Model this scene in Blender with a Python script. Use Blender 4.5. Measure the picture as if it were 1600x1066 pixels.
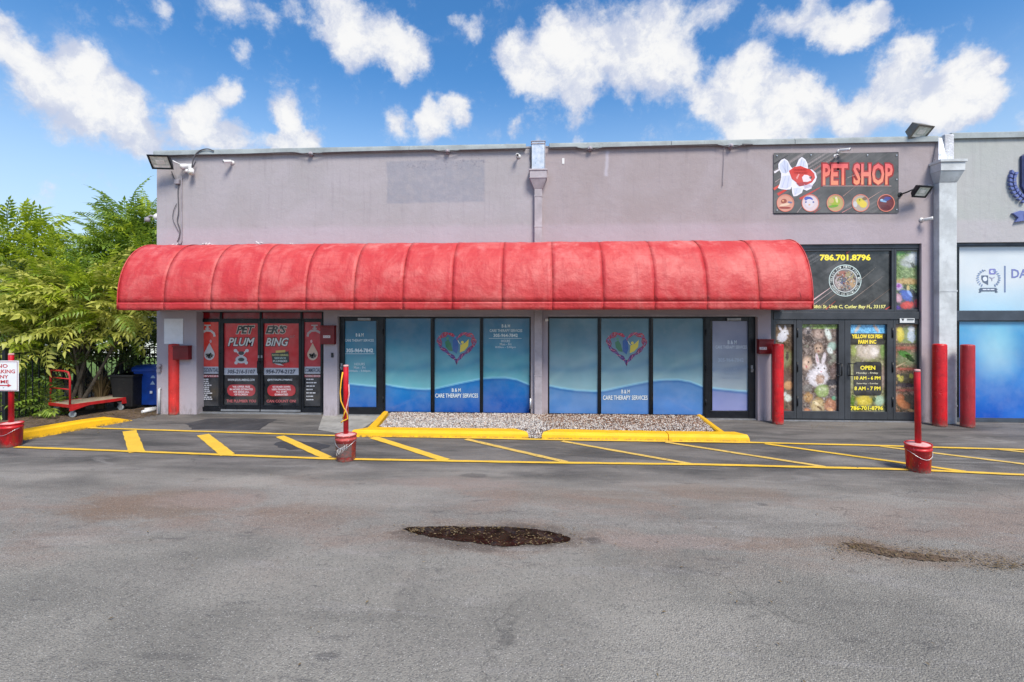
import bpy, bmesh, math, random
import numpy as np
from mathutils import Vector, Matrix, noise as mnoise
random.seed(7); rng = np.random.default_rng(7)
R = math.radians
for o in list(bpy.data.objects): bpy.data.objects.remove(o)
scene = bpy.context.scene
COL = scene.collection

# ------------------------------------------------------------------ camera
TH = R(3.03); CH = 2.1; FOC = 760.0; HY = 497.0; CD = 10.21
cam_d = bpy.data.cameras.new('camera'); cam = bpy.data.objects.new('camera', cam_d); COL.objects.link(cam)
cam.location = (0, -CD, CH); cam.rotation_euler = (R(90), 0, TH)
cam_d.sensor_width = 36; cam_d.lens = FOC/1600*36; cam_d.shift_y = -(533-HY)/1600
cam_d.clip_start = .05; cam_d.clip_end = 3000
scene.camera = cam
FW = Vector((-math.sin(TH), math.cos(TH), 0)); RT = Vector((math.cos(TH), math.sin(TH), 0))
def ray(px, py): return FW + RT*((px-800)/FOC) + Vector((0, 0, (HY-py)/FOC))
def W(px, py, Y=0.0):                      # point on the vertical plane y=Y
    r = ray(px, py); t = (Y+CD)/r.y; return (t*r.x, CH+t*r.z)
def WX(px, Y=0.0): return W(px, 500, Y)[0]
def WZ(px, py, Y=0.0): return W(px, py, Y)[1]
def G(px, py, z=0.0):                      # point on the ground
    r = ray(px, py); t = (z-CH)/r.z; return (t*r.x, -CD+t*r.y)

# ------------------------------------------------------------------ sun, sky, exposure
SUN_EL, SUN_AZ = R(52), R(152)             # azimuth clockwise from +Y
sd = bpy.data.lights.new('sun', 'SUN'); sun = bpy.data.objects.new('sun', sd); COL.objects.link(sun)
sd.energy = 2.3; sd.angle = R(20); sd.color = (1.0, .925, .80)
sv = Vector((math.sin(SUN_AZ)*math.cos(SUN_EL), math.cos(SUN_AZ)*math.cos(SUN_EL), math.sin(SUN_EL)))
sun.rotation_euler = sv.to_track_quat('Z', 'Y').to_euler(); sun.location = sv*40
scene.view_settings.view_transform = 'Standard'; scene.view_settings.look = 'None'
scene.view_settings.gamma = 1; scene.view_settings.use_curve_mapping = False
scene.view_settings.exposure = 1.05
scene.render.engine = 'CYCLES'

class NT:
    def __init__(s, tree): s.t = tree; s.n = tree.nodes; s.l = tree.links
    def new(s, typ, **kw):
        n = s.n.new(typ)
        for k, v in kw.items():
            if k == 'ins':
                for i, val in v.items(): s.put(n.inputs[i], val)
            else: setattr(n, k, v)
        return n
    def put(s, sock, val):
        if isinstance(val, bpy.types.NodeSocket): s.l.new(val, sock)
        else: sock.default_value = val
    def math(s, op, a, b=0.0, c=0.0, clamp=False):
        n = s.new('ShaderNodeMath', operation=op, use_clamp=clamp); s.put(n.inputs[0], a); s.put(n.inputs[1], b); s.put(n.inputs[2], c); return n.outputs[0]
    def mix(s, f, a, b, mode='MIX'):
        n = s.new('ShaderNodeMix', data_type='RGBA', blend_type=mode); s.put(n.inputs[0], f)
        s.put(n.inputs[6], a if isinstance(a, bpy.types.NodeSocket) else (*a[:3], 1)); s.put(n.inputs[7], b if isinstance(b, bpy.types.NodeSocket) else (*b[:3], 1)); return n.outputs[2]
    def noise(s, vec, scale, detail=4, rough=.55, dist=0.0):
        n = s.new('ShaderNodeTexNoise'); s.put(n.inputs['Vector'], vec); n.inputs['Scale'].default_value = scale
        n.inputs['Detail'].default_value = detail; n.inputs['Roughness'].default_value = rough; n.inputs['Distortion'].default_value = dist; return n.outputs[0]
    def ramp(s, v, lo, hi, a=0.0, b=1.0, smooth=True):
        n = s.new('ShaderNodeMapRange', interpolation_type='SMOOTHSTEP' if smooth else 'LINEAR'); s.put(n.inputs[0], v)
        n.inputs[1].default_value = lo; n.inputs[2].default_value = hi; n.inputs[3].default_value = a; n.inputs[4].default_value = b; return n.outputs[0]
    def scale(s, vec, v):
        n = s.new('ShaderNodeMapping'); s.put(n.inputs[0], vec); n.inputs['Scale'].default_value = v; return n.outputs[0]
def lin(c):
    def f(u): u = u/255; return u/12.92 if u <= .04045 else ((u+.055)/1.055)**2.4
    return tuple(f(u) for u in c)

world = bpy.data.worlds.new('World'); scene.world = world; world.use_nodes = True
def build_world():
    w = NT(world.node_tree); w.n.clear()
    out = w.new('ShaderNodeOutputWorld'); bg = w.new('ShaderNodeBackground')
    sky = w.new('ShaderNodeTexSky', sky_type='NISHITA'); sky.sun_disc = False
    sky.sun_elevation = SUN_EL; sky.sun_rotation = SUN_AZ; sky.air_density = 1.0; sky.dust_density = .6; sky.ozone_density = 2.5
    hs = w.new('ShaderNodeHueSaturation'); hs.inputs['Saturation'].default_value = 1.30; hs.inputs['Value'].default_value = .94
    w.l.new(sky.outputs[0], hs.inputs['Color'])
    tc = w.new('ShaderNodeTexCoord').outputs['Generated']
    def noisev(scale, detail, rough):
        n = w.new('ShaderNodeTexNoise'); w.l.new(tc, n.inputs[0]); n.inputs['Scale'].default_value = scale
        n.inputs['Detail'].default_value = detail; n.inputs['Roughness'].default_value = rough; return n
    nz = noisev(9, 6, .62)
    sub = w.new('ShaderNodeVectorMath', operation='SUBTRACT'); w.l.new(nz.outputs['Color'], sub.inputs[0]); sub.inputs[1].default_value = (.5, .5, .5)
    sc = w.new('ShaderNodeVectorMath', operation='SCALE'); w.l.new(sub.outputs[0], sc.inputs[0]); sc.inputs['Scale'].default_value = .085
    ad = w.new('ShaderNodeVectorMath', operation='ADD'); w.l.new(tc, ad.inputs[0]); w.l.new(sc.outputs[0], ad.inputs[1])
    vec = ad.outputs[0]
    # the cumulus in view: centres (photo sight lines -> world directions), radius, strength
    puffs = [(5,70,48,1),(45,115,52,1),(100,120,55,1),(135,95,42,1),(160,150,55,1),(115,170,50,.9),(200,165,45,1),(225,205,42,1),(60,165,50,.6),(180,200,50,.8),(240,235,35,.8),
      (345,138,28,1.1),(318,158,30,1),(295,190,30,1),(330,205,38,1),(368,220,30,1),(300,228,28,.9),(435,168,31,1.1),(440,190,20,.8),(424,226,24,1.1),(456,212,32,1.1),(484,224,26,1),
      (265,5,22,.6),(350,3,38,.75),(410,18,28,.7),(465,5,28,.7),(530,20,42,1),(540,60,34,1),(585,60,44,1),(625,88,44,1),(655,90,32,.9),(625,112,26,.9),(560,85,36,1),(490,50,20,.5),
      (735,40,27,.7),(710,22,14,.5),(368,70,18,.45),(610,182,22,.7),(622,205,22,.8),(672,178,28,.95),(708,182,28,.95),(665,200,26,.8),(725,190,18,.7),
      (795,72,26,.9),(815,105,44,1),(855,110,62,1),(915,85,78,1),(980,60,70,1),(1040,50,62,1),(1065,105,50,1),(905,150,42,1),(1000,125,58,1),(870,45,34,.9),(1085,150,30,.6),(815,50,20,.5),
      (805,200,17,.7),(838,222,14,.7),(905,214,15,.7),(1120,15,35,.8),(1150,125,48,1),(1125,160,40,.9),(1165,185,52,1),(1205,150,56,1),(1245,170,46,1),(1185,105,38,1),(1230,205,42,1),(1175,212,42,1),(1270,145,30,.8),
      (1215,30,34,.8),(1265,30,46,1),(1300,55,36,1),(1345,30,48,1),(1375,20,34,1),(1330,60,34,.9),(1420,75,34,1),(1400,110,42,1),(1378,155,46,1),(1345,190,40,1),(1435,150,60,1),(1505,100,36,1),(1482,145,52,1),(1532,118,34,1),(1552,112,22,.9),(1525,170,36,1),(1455,192,46,1),(1505,192,34,1),(1320,178,34,.9),(1298,160,24,.7),(1545,150,26,.7),(70,290,12,.45),
      (1650,190,60,.8),(1720,140,70,1),(1800,60,60,1),(-60,40,60,1),(-130,90,70,1),(-200,200,50,.8)]
    acc = None
    for px, py, r, s in puffs:
        d = ray(px, py).normalized(); rr = (ray(px+r, py).normalized()-d).length*.5 + (ray(px, py-r).normalized()-d).length*.5
        dn = w.new('ShaderNodeVectorMath', operation='DISTANCE'); w.l.new(vec, dn.inputs[0]); dn.inputs[1].default_value = d
        m = w.new('ShaderNodeMapRange', interpolation_type='SMOOTHSTEP'); w.l.new(dn.outputs['Value'], m.inputs[0])
        m.inputs[1].default_value = rr*1.38; m.inputs[2].default_value = rr*.1; m.inputs[3].default_value = 0; m.inputs[4].default_value = s
        acc = m.outputs[0] if acc is None else w.math('ADD', acc, m.outputs[0])
    # the rest of the sky carries on with the same kind of broken cumulus
    sep = w.new('ShaderNodeSeparateXYZ'); w.l.new(tc, sep.inputs[0])
    dome = w.noise(vec, 2.6, 6, .6)
    dome = w.ramp(dome, .52, .72, 0, 1.5)
    away = w.math('MAXIMUM', w.ramp(sep.outputs[1], .62, .35), w.ramp(sep.outputs[2], .56, .68))
    acc = w.math('ADD', acc, w.math('MULTIPLY', dome, away))
    fine = w.noise(tc, 26, 7, .68)
    mid_ = w.noise(tc, 11, 6, .65, .4)
    fld = w.math('ADD', acc, w.math('ADD', w.math('MULTIPLY', w.math('SUBTRACT', fine, .5), 1.5), w.math('MULTIPLY', w.math('SUBTRACT', mid_, .5), 1.7)))
    wisp = w.math('MULTIPLY', w.ramp(w.noise(vec, 5, 8, .7, 1.5), .50, .78, 0, .38), w.ramp(mid_, .4, .7))
    alpha = w.math('MAXIMUM', w.ramp(fld, .08, 1.0), wisp)
    alpha = w.math('MULTIPLY', alpha, w.ramp(sep.outputs[2], -.02, .06))
    lump = w.noise(vec, 16, 8, .66)
    dens = w.ramp(fld, .5, 2.4)
    tone = w.math('ADD', w.math('MULTIPLY', dens, .62), w.ramp(lump, .34, .62, 0, .62))
    cc = w.mix(w.ramp(tone, .05, 1.0), lin((205, 213, 234)), (1.0, .995, .985))
    # haze: paler toward the horizon
    hz = w.ramp(sep.outputs[2], .46, .08, 0, .78)
    skyc = w.mix(hz, hs.outputs[0], (3.2, 4.1, 5.0))
    cl = w.new('ShaderNodeVectorMath', operation='SCALE'); w.l.new(cc, cl.inputs[0]); cl.inputs['Scale'].default_value = 4.7
    final = w.mix(w.math('MULTIPLY', alpha, .97), skyc, cl.outputs[0])
    w.l.new(final, bg.inputs[0]); bg.inputs[1].default_value = .1
    w.l.new(bg.outputs[0], out.inputs[0])
build_world()

# ------------------------------------------------------------------ materials
MATS = {}
def principled(name):
    m = bpy.data.materials.new(name); m.use_nodes = True; t = NT(m.node_tree); t.n.clear()
    o = t.new('ShaderNodeOutputMaterial'); b = t.new('ShaderNodeBsdfPrincipled'); t.l.new(b.outputs[0], o.inputs[0])
    MATS[name] = m; return m, t, b, o
def bump(t, b, h, dist, strength=1.0):
    n = t.new('ShaderNodeBump'); n.inputs['Distance'].default_value = dist; n.inputs['Strength'].default_value = strength
    t.l.new(h, n.inputs['Height']); t.l.new(n.outputs[0], b.inputs['Normal'])
def simple(name, rgb, rough=.5, metal=0.0, var=.18, scale=6, dirt=None, dirt_amt=.35, coat=0.0, bmp=0.0, bscale=60, chips=None, chip_amt=.62, srgb=True):
    m, t, b, o = principled(name)
    c = lin(rgb) if srgb else rgb
    p = t.new('ShaderNodeTexCoord').outputs['Object']
    n1 = t.noise(p, scale, 5, .6)
    dark = tuple(u*(1-var) for u in c); light = tuple(min(1, u*(1+var)) for u in c)
    col = t.mix(t.ramp(n1, .3, .7), dark, light)
    if dirt is not None:
        n2 = t.noise(p, scale*2.3, 7, .68, .6)
        col = t.mix(t.math('MULTIPLY', t.ramp(n2, .5, .72), dirt_amt), col, lin(dirt))
    if name.startswith(('bollard', 'bucket')):
        z_ = t.new('ShaderNodeSeparateXYZ'); t.l.new(p, z_.inputs[0])
        low = t.math('MULTIPLY', t.ramp(z_.outputs[2], .42, .0), t.ramp(t.noise(t.scale(p, (1, 1, .5)), 14, 6, .7), .42, .6, 0, .8)); col = t.mix(low, col, lin((116, 52, 46)))
        foot = t.math('MULTIPLY', t.ramp(z_.outputs[2], .09, .0), t.ramp(t.noise(p, 20, 5, .7), .35, .55, 0, .8)); col = t.mix(foot, col, lin((120, 108, 96)))
        col = t.mix(t.ramp(t.noise(t.scale(p, (3, 3, .4)), 9, 6, .7), .55, .72, 0, .4), col, lin((206, 96, 92)))
    if chips is not None:
        n3 = t.noise(p, 38, 5, .7, .4)
        col = t.mix(t.ramp(n3, chip_amt, chip_amt+.03), col, lin(chips))
    t.l.new(col, b.inputs['Base Color']); b.inputs['Metallic'].default_value = metal
    t.l.new(t.ramp(t.noise(p, scale*3, 4), .3, .7, max(.04, rough-.08), min(1, rough+.1)), b.inputs['Roughness'])
    b.inputs['Coat Weight'].default_value = coat
    if bmp: bump(t, b, t.noise(p, bscale, 5, .6), bmp)
    return m

def mat_wall(name, left, right, seamx, patch=True):
    m, t, b, o = principled(name)
    p = t.new('ShaderNodeTexCoord').outputs['Object']; s = t.new('ShaderNodeSeparateXYZ'); t.l.new(p, s.inputs[0])
    wob = t.noise(p, 1.7, 5, .6)
    X = t.math('ADD', s.outputs[0], t.math('MULTIPLY', t.math('SUBTRACT', wob, .5), .2))
    Z = t.math('ADD', s.outputs[2], t.math('MULTIPLY', t.math('SUBTRACT', wob, .5), .12))
    col = t.mix(t.ramp(X, seamx-.03, seamx+.03), lin(left), lin(right))
    blot = t.noise(p, .75, 6, .62, .5)
    col = t.mix(t.ramp(blot, .38, .66, 0, .38), col, t.mix(.5, col, lin((196, 188, 200))))
    # old paint-over band low on the wall and roller streaks
    st = t.noise(t.scale(p, (5.0, 5.0, .35)), 2.2, 6, .65)
    col = t.mix(t.ramp(st, .5, .78, 0, .32), col, lin((138, 132, 140)))
    col = t.mix(t.math('MULTIPLY', t.ramp(Z, 4.12, 3.98), .30), col, lin((190, 176, 190)))
    if patch:
        def box(x0, x1, z0, z1, f):
            a = t.math('MULTIPLY', t.ramp(X, x0-f, x0+f), t.ramp(X, x1+f, x1-f))
            c = t.math('MULTIPLY', t.ramp(Z, z0-f, z0+f), t.ramp(Z, z1+f, z1-f)); return t.math('MULTIPLY', a, c)
        x0, z1 = W(604, 252); x1, z0 = W(757, 316)
        col = t.mix(t.math('MULTIPLY', box(x0, x1, z0, z1, .03), t.ramp(t.noise(p, 5, 6, .7), .3, .6, .3, .75)), col, lin((140, 142, 154)))
        x0, z1 = W(634, 252); x1, z0 = W(757, 260)
        sp = t.ramp(t.noise(p, 11, 6, .7), .52, .62)
        col = t.mix(t.math('MULTIPLY', t.math('MULTIPLY', box(x0, x1, z0-.05, z1+.05, .03), sp), .6), col, lin((120, 116, 128)))
        x0, z1 = W(947, 236); x1, z0 = W(952, 274)
        col = t.mix(t.math('MULTIPLY', box(x0, x1, z0, z1, .03), .6), col, lin((190, 186, 200)))
    dr_ = t.noise(t.scale(p, (4.0, 4.0, .25)), 1.6, 7, .7, .5)
    col = t.mix(t.math('MULTIPLY', t.ramp(dr_, .52, .72, 0, .32), t.ramp(Z, 4.6, 5.7)), col, lin((118, 112, 114)))
    spk = t.noise(p, 42, 3, .5)
    col = t.mix(t.ramp(spk, .70, .74, 0, .55), col, lin((108, 98, 104)))
    # grime just above the ground and under the coping
    gr = t.math('MAXIMUM', t.ramp(Z, .35, .0), t.ramp(Z, 5.52, 5.72, 0, .45))
    gn = t.noise(t.scale(p, (3, 3, 1)), 4, 6, .7)
    col = t.mix(t.math('MULTIPLY', gr, t.ramp(gn, .4, .65, 0, .6)), col, lin((112, 104, 98)))
    t.l.new(col, b.inputs['Base Color']); b.inputs['Roughness'].default_value = .85
    h = t.math('ADD', t.noise(p, 95, 4, .6), t.math('MULTIPLY', t.noise(p, 6, 6, .6), 1.6))
    bump(t, b, h, .006)
    return m
mat_wall('stucco', (163, 158, 162), (158, 147, 149), WX(845))
mat_wall('stucco_neighbour', (170, 174, 171), (168, 173, 170), 30, False)

def mat_asphalt():
    m, t, b, o = principled('asphalt')
    p = t.new('ShaderNodeTexCoord').outputs['Object']; s = t.new('ShaderNodeSeparateXYZ'); t.l.new(p, s.inputs[0])
    wob = t.noise(p, .55, 6, .62)
    Yw = t.math('ADD', s.outputs[1], t.math('MULTIPLY', t.math('SUBTRACT', wob, .5), 2.6))
    streak = t.noise(t.scale(p, (.35, 1.5, 1)), 1.3, 7, .62, .4)
    newer = t.mix(t.ramp(streak, .32, .68), (.072, .070, .069), (.205, .190, .178))
    worn = t.mix(t.ramp(streak, .3, .7), (.19, .178, .160), (.31, .290, .262))
    front = t.mix(t.ramp(wob, .35, .65), (.210, .200, .176), (.300, .284, .250))
    c = t.mix(t.ramp(Yw, -4.2, -3.0), worn, newer)
    c = t.mix(t.ramp(Yw, -4.9, -6.3), c, front)
    red = t.noise(t.scale(p, (.8, 1.4, 1)), .9, 6, .66, .8)
    band = t.math('MULTIPLY', t.ramp(Yw, -6.6, -5.4), t.ramp(Yw, -3.7, -4.6))
    c = t.mix(t.math('MULTIPLY', t.ramp(red, .44, .64, 0, .7), band), c, (.27, .205, .17))
    st = t.noise(t.scale(p, (1.0, 3.0, 1)), 1.9, 7, .7, .3)
    c = t.mix(t.ramp(st, .56, .70, 0, .5), c, (.07, .068, .07))
    WN = t.noise(t.scale(p, (1.0, 1.6, 1)), 2.4, 7, .68, .4)
    def stain(px, py, rx, ry, colr, amt, soft=.5):
        nonlocal c
        x0, y0 = G(px, py); x1, _ = G(px+rx, py); _, ya = G(px, py-ry); _, yb = G(px, py+ry)
        vm = t.new('ShaderNodeVectorMath', operation='SUBTRACT'); t.l.new(p, vm.inputs[0]); vm.inputs[1].default_value = (x0, y0, 0)
        vd = t.new('ShaderNodeVectorMath', operation='MULTIPLY'); t.l.new(vm.outputs[0], vd.inputs[0]); vd.inputs[1].default_value = (1/abs(x1-x0), 2/abs(ya-yb), 0)
        ln = t.new('ShaderNodeVectorMath', operation='LENGTH'); t.l.new(vd.outputs[0], ln.inputs[0])
        d = t.math('ADD', ln.outputs['Value'], t.math('MULTIPLY', t.math('SUBTRACT', WN, .5), 1.8))
        c = t.mix(t.ramp(d, 1.0+soft*.4, 1.0-soft, 0, amt), c, colr)
    BR = (.225, .155, .11); PL = (.36, .335, .30); DK = (.06, .058, .058); PK = (.32, .255, .225)
    for a_ in ((240, 790, 150, 26, BR, .7), (330, 782, 90, 14, PK, .6), (160, 800, 60, 14, BR, .5), (385, 752, 80, 11, PL, .6), (560, 775, 130, 20, PL, .45), (700, 755, 120, 10, PK, .5), (110, 845, 60, 9, PL, .5), (65, 745, 60, 8, PL, .4), (230, 745, 110, 12, PL, .35), (480, 800, 110, 18, BR, .3),
               (1050, 846, 170, 12, PK, .6), (1200, 850, 100, 12, BR, .5), (1330, 720, 60, 8, PL, .3), (1120, 770, 120, 14, BR, .35), (770, 838, 185, 27, BR, .6, .5), (765, 838, 150, 22, DK, .55, .3), (1450, 870, 190, 19, BR, .5), (1330, 850, 60, 13, BR, .6), (900, 775, 140, 14, BR, .3), (1250, 800, 160, 16, PL, .3),
               (512, 1026, 24, 8, DK, .6), (928, 845, 16, 6, DK, .55), (1060, 890, 34, 10, DK, .3), (790, 1003, 16, 6, DK, .45), (738, 743, 30, 4, DK, .5), (820, 741, 40, 3.5, DK, .4), (110, 752, 60, 12, DK, .3), (1255, 752, 70, 8, DK, .3), (1190, 788, 12, 3, DK, .5), (1332, 1000, 30, 6, DK, .3), (250, 1025, 60, 6, DK, .3), (380, 730, 130, 10, DK, .3), (980, 745, 160, 8, DK, .25), (640, 925, 20, 60, DK, .16), (1240, 940, 200, 9, DK, .14), (500, 960, 260, 8, DK, .12), (620, 1010, 300, 30, PL, .12), (1100, 985, 240, 26, PL, .14), (300, 900, 240, 30, PL, .16), (1480, 775, 90, 10, DK, .2)): stain(*a_)
    # pale drying marks
    dr = t.noise(t.scale(p, (.5, 2.2, 1)), 1.1, 7, .7, 1.2)
    c = t.mix(t.ramp(dr, .54, .70, 0, .5), c, (.33, .315, .30))
    # aggregate
    v = t.new('ShaderNodeTexVoronoi', feature='F1'); t.l.new(p, v.inputs['Vector']); v.inputs['Scale'].default_value = 92
    sv_ = t.new('ShaderNodeSeparateColor'); t.l.new(v.outputs['Color'], sv_.inputs[0])
    near = t.ramp(s.outputs[1], -3.2, -5.5, .22, 1)
    c = t.mix(t.math('MULTIPLY', t.math('MULTIPLY', t.ramp(sv_.outputs[0], .84, .9), t.ramp(v.outputs['Distance'], .5, .3)), t.math('MULTIPLY', near, .62)), c, (.54, .52, .48))
    c = t.mix(t.math('MULTIPLY', t.ramp(sv_.outputs[1], .6, .95), t.math('MULTIPLY', near, .45)), c, (.07, .07, .072))
    g = t.noise(p, 160, 3, .6)
    c = t.mix(t.ramp(g, .3, .7, .16, 0), c, (.03, .03, .03))
    # hairline cracks
    v2 = t.new('ShaderNodeTexVoronoi', feature='DISTANCE_TO_EDGE'); v2.inputs['Scale'].default_value = .33
    wv = t.new('ShaderNodeTexNoise'); t.l.new(p, wv.inputs[0]); wv.inputs['Scale'].default_value = 1.6; wv.inputs['Detail'].default_value = 8
    mxv = t.new('ShaderNodeVectorMath', operation='MULTIPLY_ADD'); t.l.new(wv.outputs['Color'], mxv.inputs[0]); mxv.inputs[1].default_value = (1.1, 1.1, 0); t.l.new(p, mxv.inputs[2])
    t.l.new(mxv.outputs[0], v2.inputs['Vector'])
    ck = t.math('MULTIPLY', t.ramp(v2.outputs['Distance'], .0045, .001), t.ramp(t.noise(p, .8, 3), .5, .58))
    c = t.mix(t.math('MULTIPLY', ck, .28), c, (.025, .025, .026))
    t.l.new(c, b.inputs['Base Color'])
    t.l.new(t.ramp(wob, .3, .7, .72, .95), b.inputs['Roughness']); b.inputs['Specular IOR Level'].default_value = .3
    h = t.math('ADD', t.math('MULTIPLY', v.outputs['Distance'], -1.0), t.math('MULTIPLY', t.noise(p, 3, 6, .6), .8))
    bump(t, b, h, .007)
mat_asphalt()

def mat_line(name, rgb, wear):
    m, t, b, o = principled(name)
    p = t.new('ShaderNodeTexCoord').outputs['Object']
    c = t.mix(t.ramp(t.noise(p, 3.5, 6, .65), .35, .65), lin(rgb), tuple(u*1.12 for u in lin(rgb)))
    w1 = t.noise(t.scale(p, (1.2, 1.2, 1)), 13, 9, .78, .5)
    c = t.mix(t.ramp(w1, .62-wear*.12, .74-wear*.1, 0, .5+.4*wear), c, (.10, .095, .085))
    c = t.mix(t.ramp(t.noise(p, 110, 3), .56, .68, 0, .35+.4*wear), c, (.09, .085, .08))
    if wear < .2:
        sz = t.new('ShaderNodeSeparateXYZ'); t.l.new(p, sz.inputs[0])
        foot_ = t.math('MULTIPLY', t.ramp(sz.outputs[2], .06, .0), t.ramp(t.noise(p, 16, 6, .7), .40, .56, 0, .85)); c = t.mix(foot_, c, (.10, .085, .05))
        c = t.mix(t.ramp(t.noise(t.scale(p, (.6, 2, 2)), 9, 7, .75), .62, .72, 0, .45), c, (.30, .22, .06))
    t.l.new(c, b.inputs['Base Color']); b.inputs['Roughness'].default_value = .62
    bump(t, b, t.noise(p, 90, 4), .004)
mat_line('line_paint', (226, 184, 62), .35); mat_line('line_paint_faded', (212, 178, 92), .8); mat_line('kerb_paint', (233, 178, 3), .10)

def mat_canvas():
    m, t, b, o = principled('awning_canvas')
    p = t.new('ShaderNodeTexCoord').outputs['Object']; s = t.new('ShaderNodeSeparateXYZ'); t.l.new(p, s.inputs[0])
    oi = t.new('ShaderNodeObjectInfo')
    c0 = t.mix(oi.outputs['Random'], lin((186, 47, 50)), lin((190, 57, 58)))
    fade = t.noise(t.scale(p, (1.3, 1.3, 1.0)), 1.5, 7, .66, .5)
    c = t.mix(t.ramp(fade, .42, .66, 0, .7), c0, lin((204, 102, 98)))
    brush = t.noise(t.scale(p, (.8, 6, 9.0)), 2.6, 7, .7, .3)
    c = t.mix(t.ramp(brush, .46, .72, 0, .55), c, lin((180, 36, 50)))
    brush2 = t.noise(t.scale(p, (9, 2, 1.2)), 1.4, 7, .7, .3)
    c = t.mix(t.ramp(brush2, .50, .70, 0, .6), c, lin((170, 34, 44)))
    top_pale = t.math('MULTIPLY', t.ramp(s.outputs[2], 3.15, 3.7), t.ramp(t.noise(p, 3.3, 7, .7), .5, .7))  # paler blotches towards the top of the canvas
    c = t.mix(t.math('MULTIPLY', top_pale, .5), c, lin((226, 150, 146)))
    c = t.mix(t.ramp(t.noise(p, 24, 5, .7), .66, .72, 0, .35), c, lin((150, 60, 62)))
    t.l.new(c, b.inputs['Base Color']); b.inputs['Roughness'].default_value = .55
    h = t.math('ADD', t.noise(p, 3.0, 5, .6), t.math('MULTIPLY', t.noise(p, 120, 3), .06))
    bump(t, b, h, .05, .8)
mat_canvas()

def mat_print(name, rough=.2, coat=.0, spec=.5, mul=1.0):
    m, t, b, o = principled(name)
    a = t.new('ShaderNodeAttribute', attribute_name='Col')
    n = t.noise(t.new('ShaderNodeTexCoord').outputs['Object'], 2.2, 5, .6)
    c = t.mix(t.ramp(n, .35, .65, .0, .10), a.outputs['Color'], (.5, .5, .5))
    if mul != 1.0: 
        k = t.new('ShaderNodeVectorMath', operation='SCALE'); t.l.new(c, k.inputs[0]); k.inputs['Scale'].default_value = mul; c = k.outputs[0]
    t.l.new(c, b.inputs['Base Color']); b.inputs['Roughness'].default_value = rough; b.inputs['Specular IOR Level'].default_value = spec
    bump(t, b, n, .01, .15)
mat_print('window_print', .12, 0, .6, 1.12); mat_print('banner_print', .42, 0, .35)

def mat_leaf(name, c1, c2, trans):
    m = bpy.data.materials.new(name); m.use_nodes = True; t = NT(m.node_tree); t.n.clear(); MATS[name] = m
    o = t.new('ShaderNodeOutputMaterial'); b = t.new('ShaderNodeBsdfPrincipled'); tr = t.new('ShaderNodeBsdfTranslucent'); mx = t.new('ShaderNodeMixShader')
    a = t.new('ShaderNodeAttribute', attribute_name='tone'); oi = t.new('ShaderNodeObjectInfo')
    f = t.math('ADD', t.math('MULTIPLY', a.outputs['Fac'], .7), t.math('MULTIPLY', oi.outputs['Random'], .3))
    c = t.mix(f, c1, c2)
    t.l.new(c, b.inputs['Base Color']); b.inputs['Roughness'].default_value = .42
    t.l.new(t.mix(.35, c, (.30, .34, .02)), tr.inputs['Color'])
    mx.inputs[0].default_value = trans; t.l.new(b.outputs[0], mx.inputs[1]); t.l.new(tr.outputs[0], mx.inputs[2]); t.l.new(mx.outputs[0], o.inputs[0])
mat_leaf('leaf_green', (.12, .25, .03), (.38, .50, .08), .45)
mat_leaf('leaf_lime', (.25, .38, .015), (.62, .70, .06), .5)
mat_leaf('leaf_olive', (.30, .35, .05), (.84, .82, .20), .45)
mat_leaf('leaf_dark', (.035, .07, .02), (.14, .20, .05), .3)
mat_leaf('leaf_dry', (.11, .07, .035), (.30, .22, .11), .2)

simple('coping', (156, 164, 166), .6, dirt=(110, 112, 112), scale=2.5)
simple('black_frame', (20, 23, 30), .35, metal=.2, scale=3, dirt=(50, 52, 58))
simple('dark_frame', (70, 73, 78), .38, metal=.4, scale=3, dirt=(80, 84, 88))
simple('grey_frame', (74, 82, 92), .4, metal=.3, scale=3)
simple('glass_dark', (14, 18, 24), .05, scale=2)
simple('red_glass', (140, 14, 26), .15, scale=2)
simple('bollard_red', (196, 14, 26), .35, scale=5, dirt=(120, 12, 20), dirt_amt=.5, chips=(205, 130, 126), chip_amt=.655, bmp=.003)
simple('bollard_dull', (160, 34, 42), .5, scale=4, dirt=(122, 40, 44), dirt_amt=.5, chips=(196, 120, 116), chip_amt=.68, bmp=.003)
simple('bollard_orange', (200, 44, 38), .45, scale=4, dirt=(150, 34, 34), dirt_amt=.5, chips=(225, 160, 150), chip_amt=.67, bmp=.003)
simple('bucket_red', (196, 22, 30), .4, scale=7, dirt=(150, 24, 30), dirt_amt=.6, chips=(228, 190, 186), chip_amt=.66)
simple('bucket_worn', (176, 62, 58), .55, scale=9, dirt=(112, 90, 84), dirt_amt=.85, chips=(214, 190, 184), chip_amt=.63)
simple('cement_pink', (206, 158, 156), .85, scale=14, dirt=(150, 60, 62), dirt_amt=.6, bmp=.008, bscale=30)
simple('post_red', (192, 10, 30), .4, scale=6, dirt=(140, 12, 26), chips=(226, 200, 196), chip_amt=.68)
simple('mailbox_red', (118, 12, 20), .4, scale=6, dirt=(104, 16, 22))
simple('white_plastic', (222, 222, 222), .4, var=.06, dirt=(170, 168, 160))
simple('white_paper', (228, 230, 236), .6, var=.05)
simple('galvanised', (214, 216, 220), .34, metal=.7, var=.1, scale=4)
simple('flood_housing', (44, 48, 52), .45, metal=.4, dirt=(100, 96, 90))
simple('flood_housing_old', (120, 116, 106), .6, metal=.3, dirt=(120, 84, 56), dirt_amt=.7)
simple('flood_lens', (206, 212, 200), .12, metal=0, var=.2, scale=14)
simple('flood_reflector', (240, 238, 228), .3, metal=0)
simple('cable', (86, 84, 88), .6)
simple('conduit', (148, 144, 152), .6)
simple('pipe_mauve', (170, 162, 168), .65, scale=3, dirt=(130, 122, 130), bmp=.004)
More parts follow.
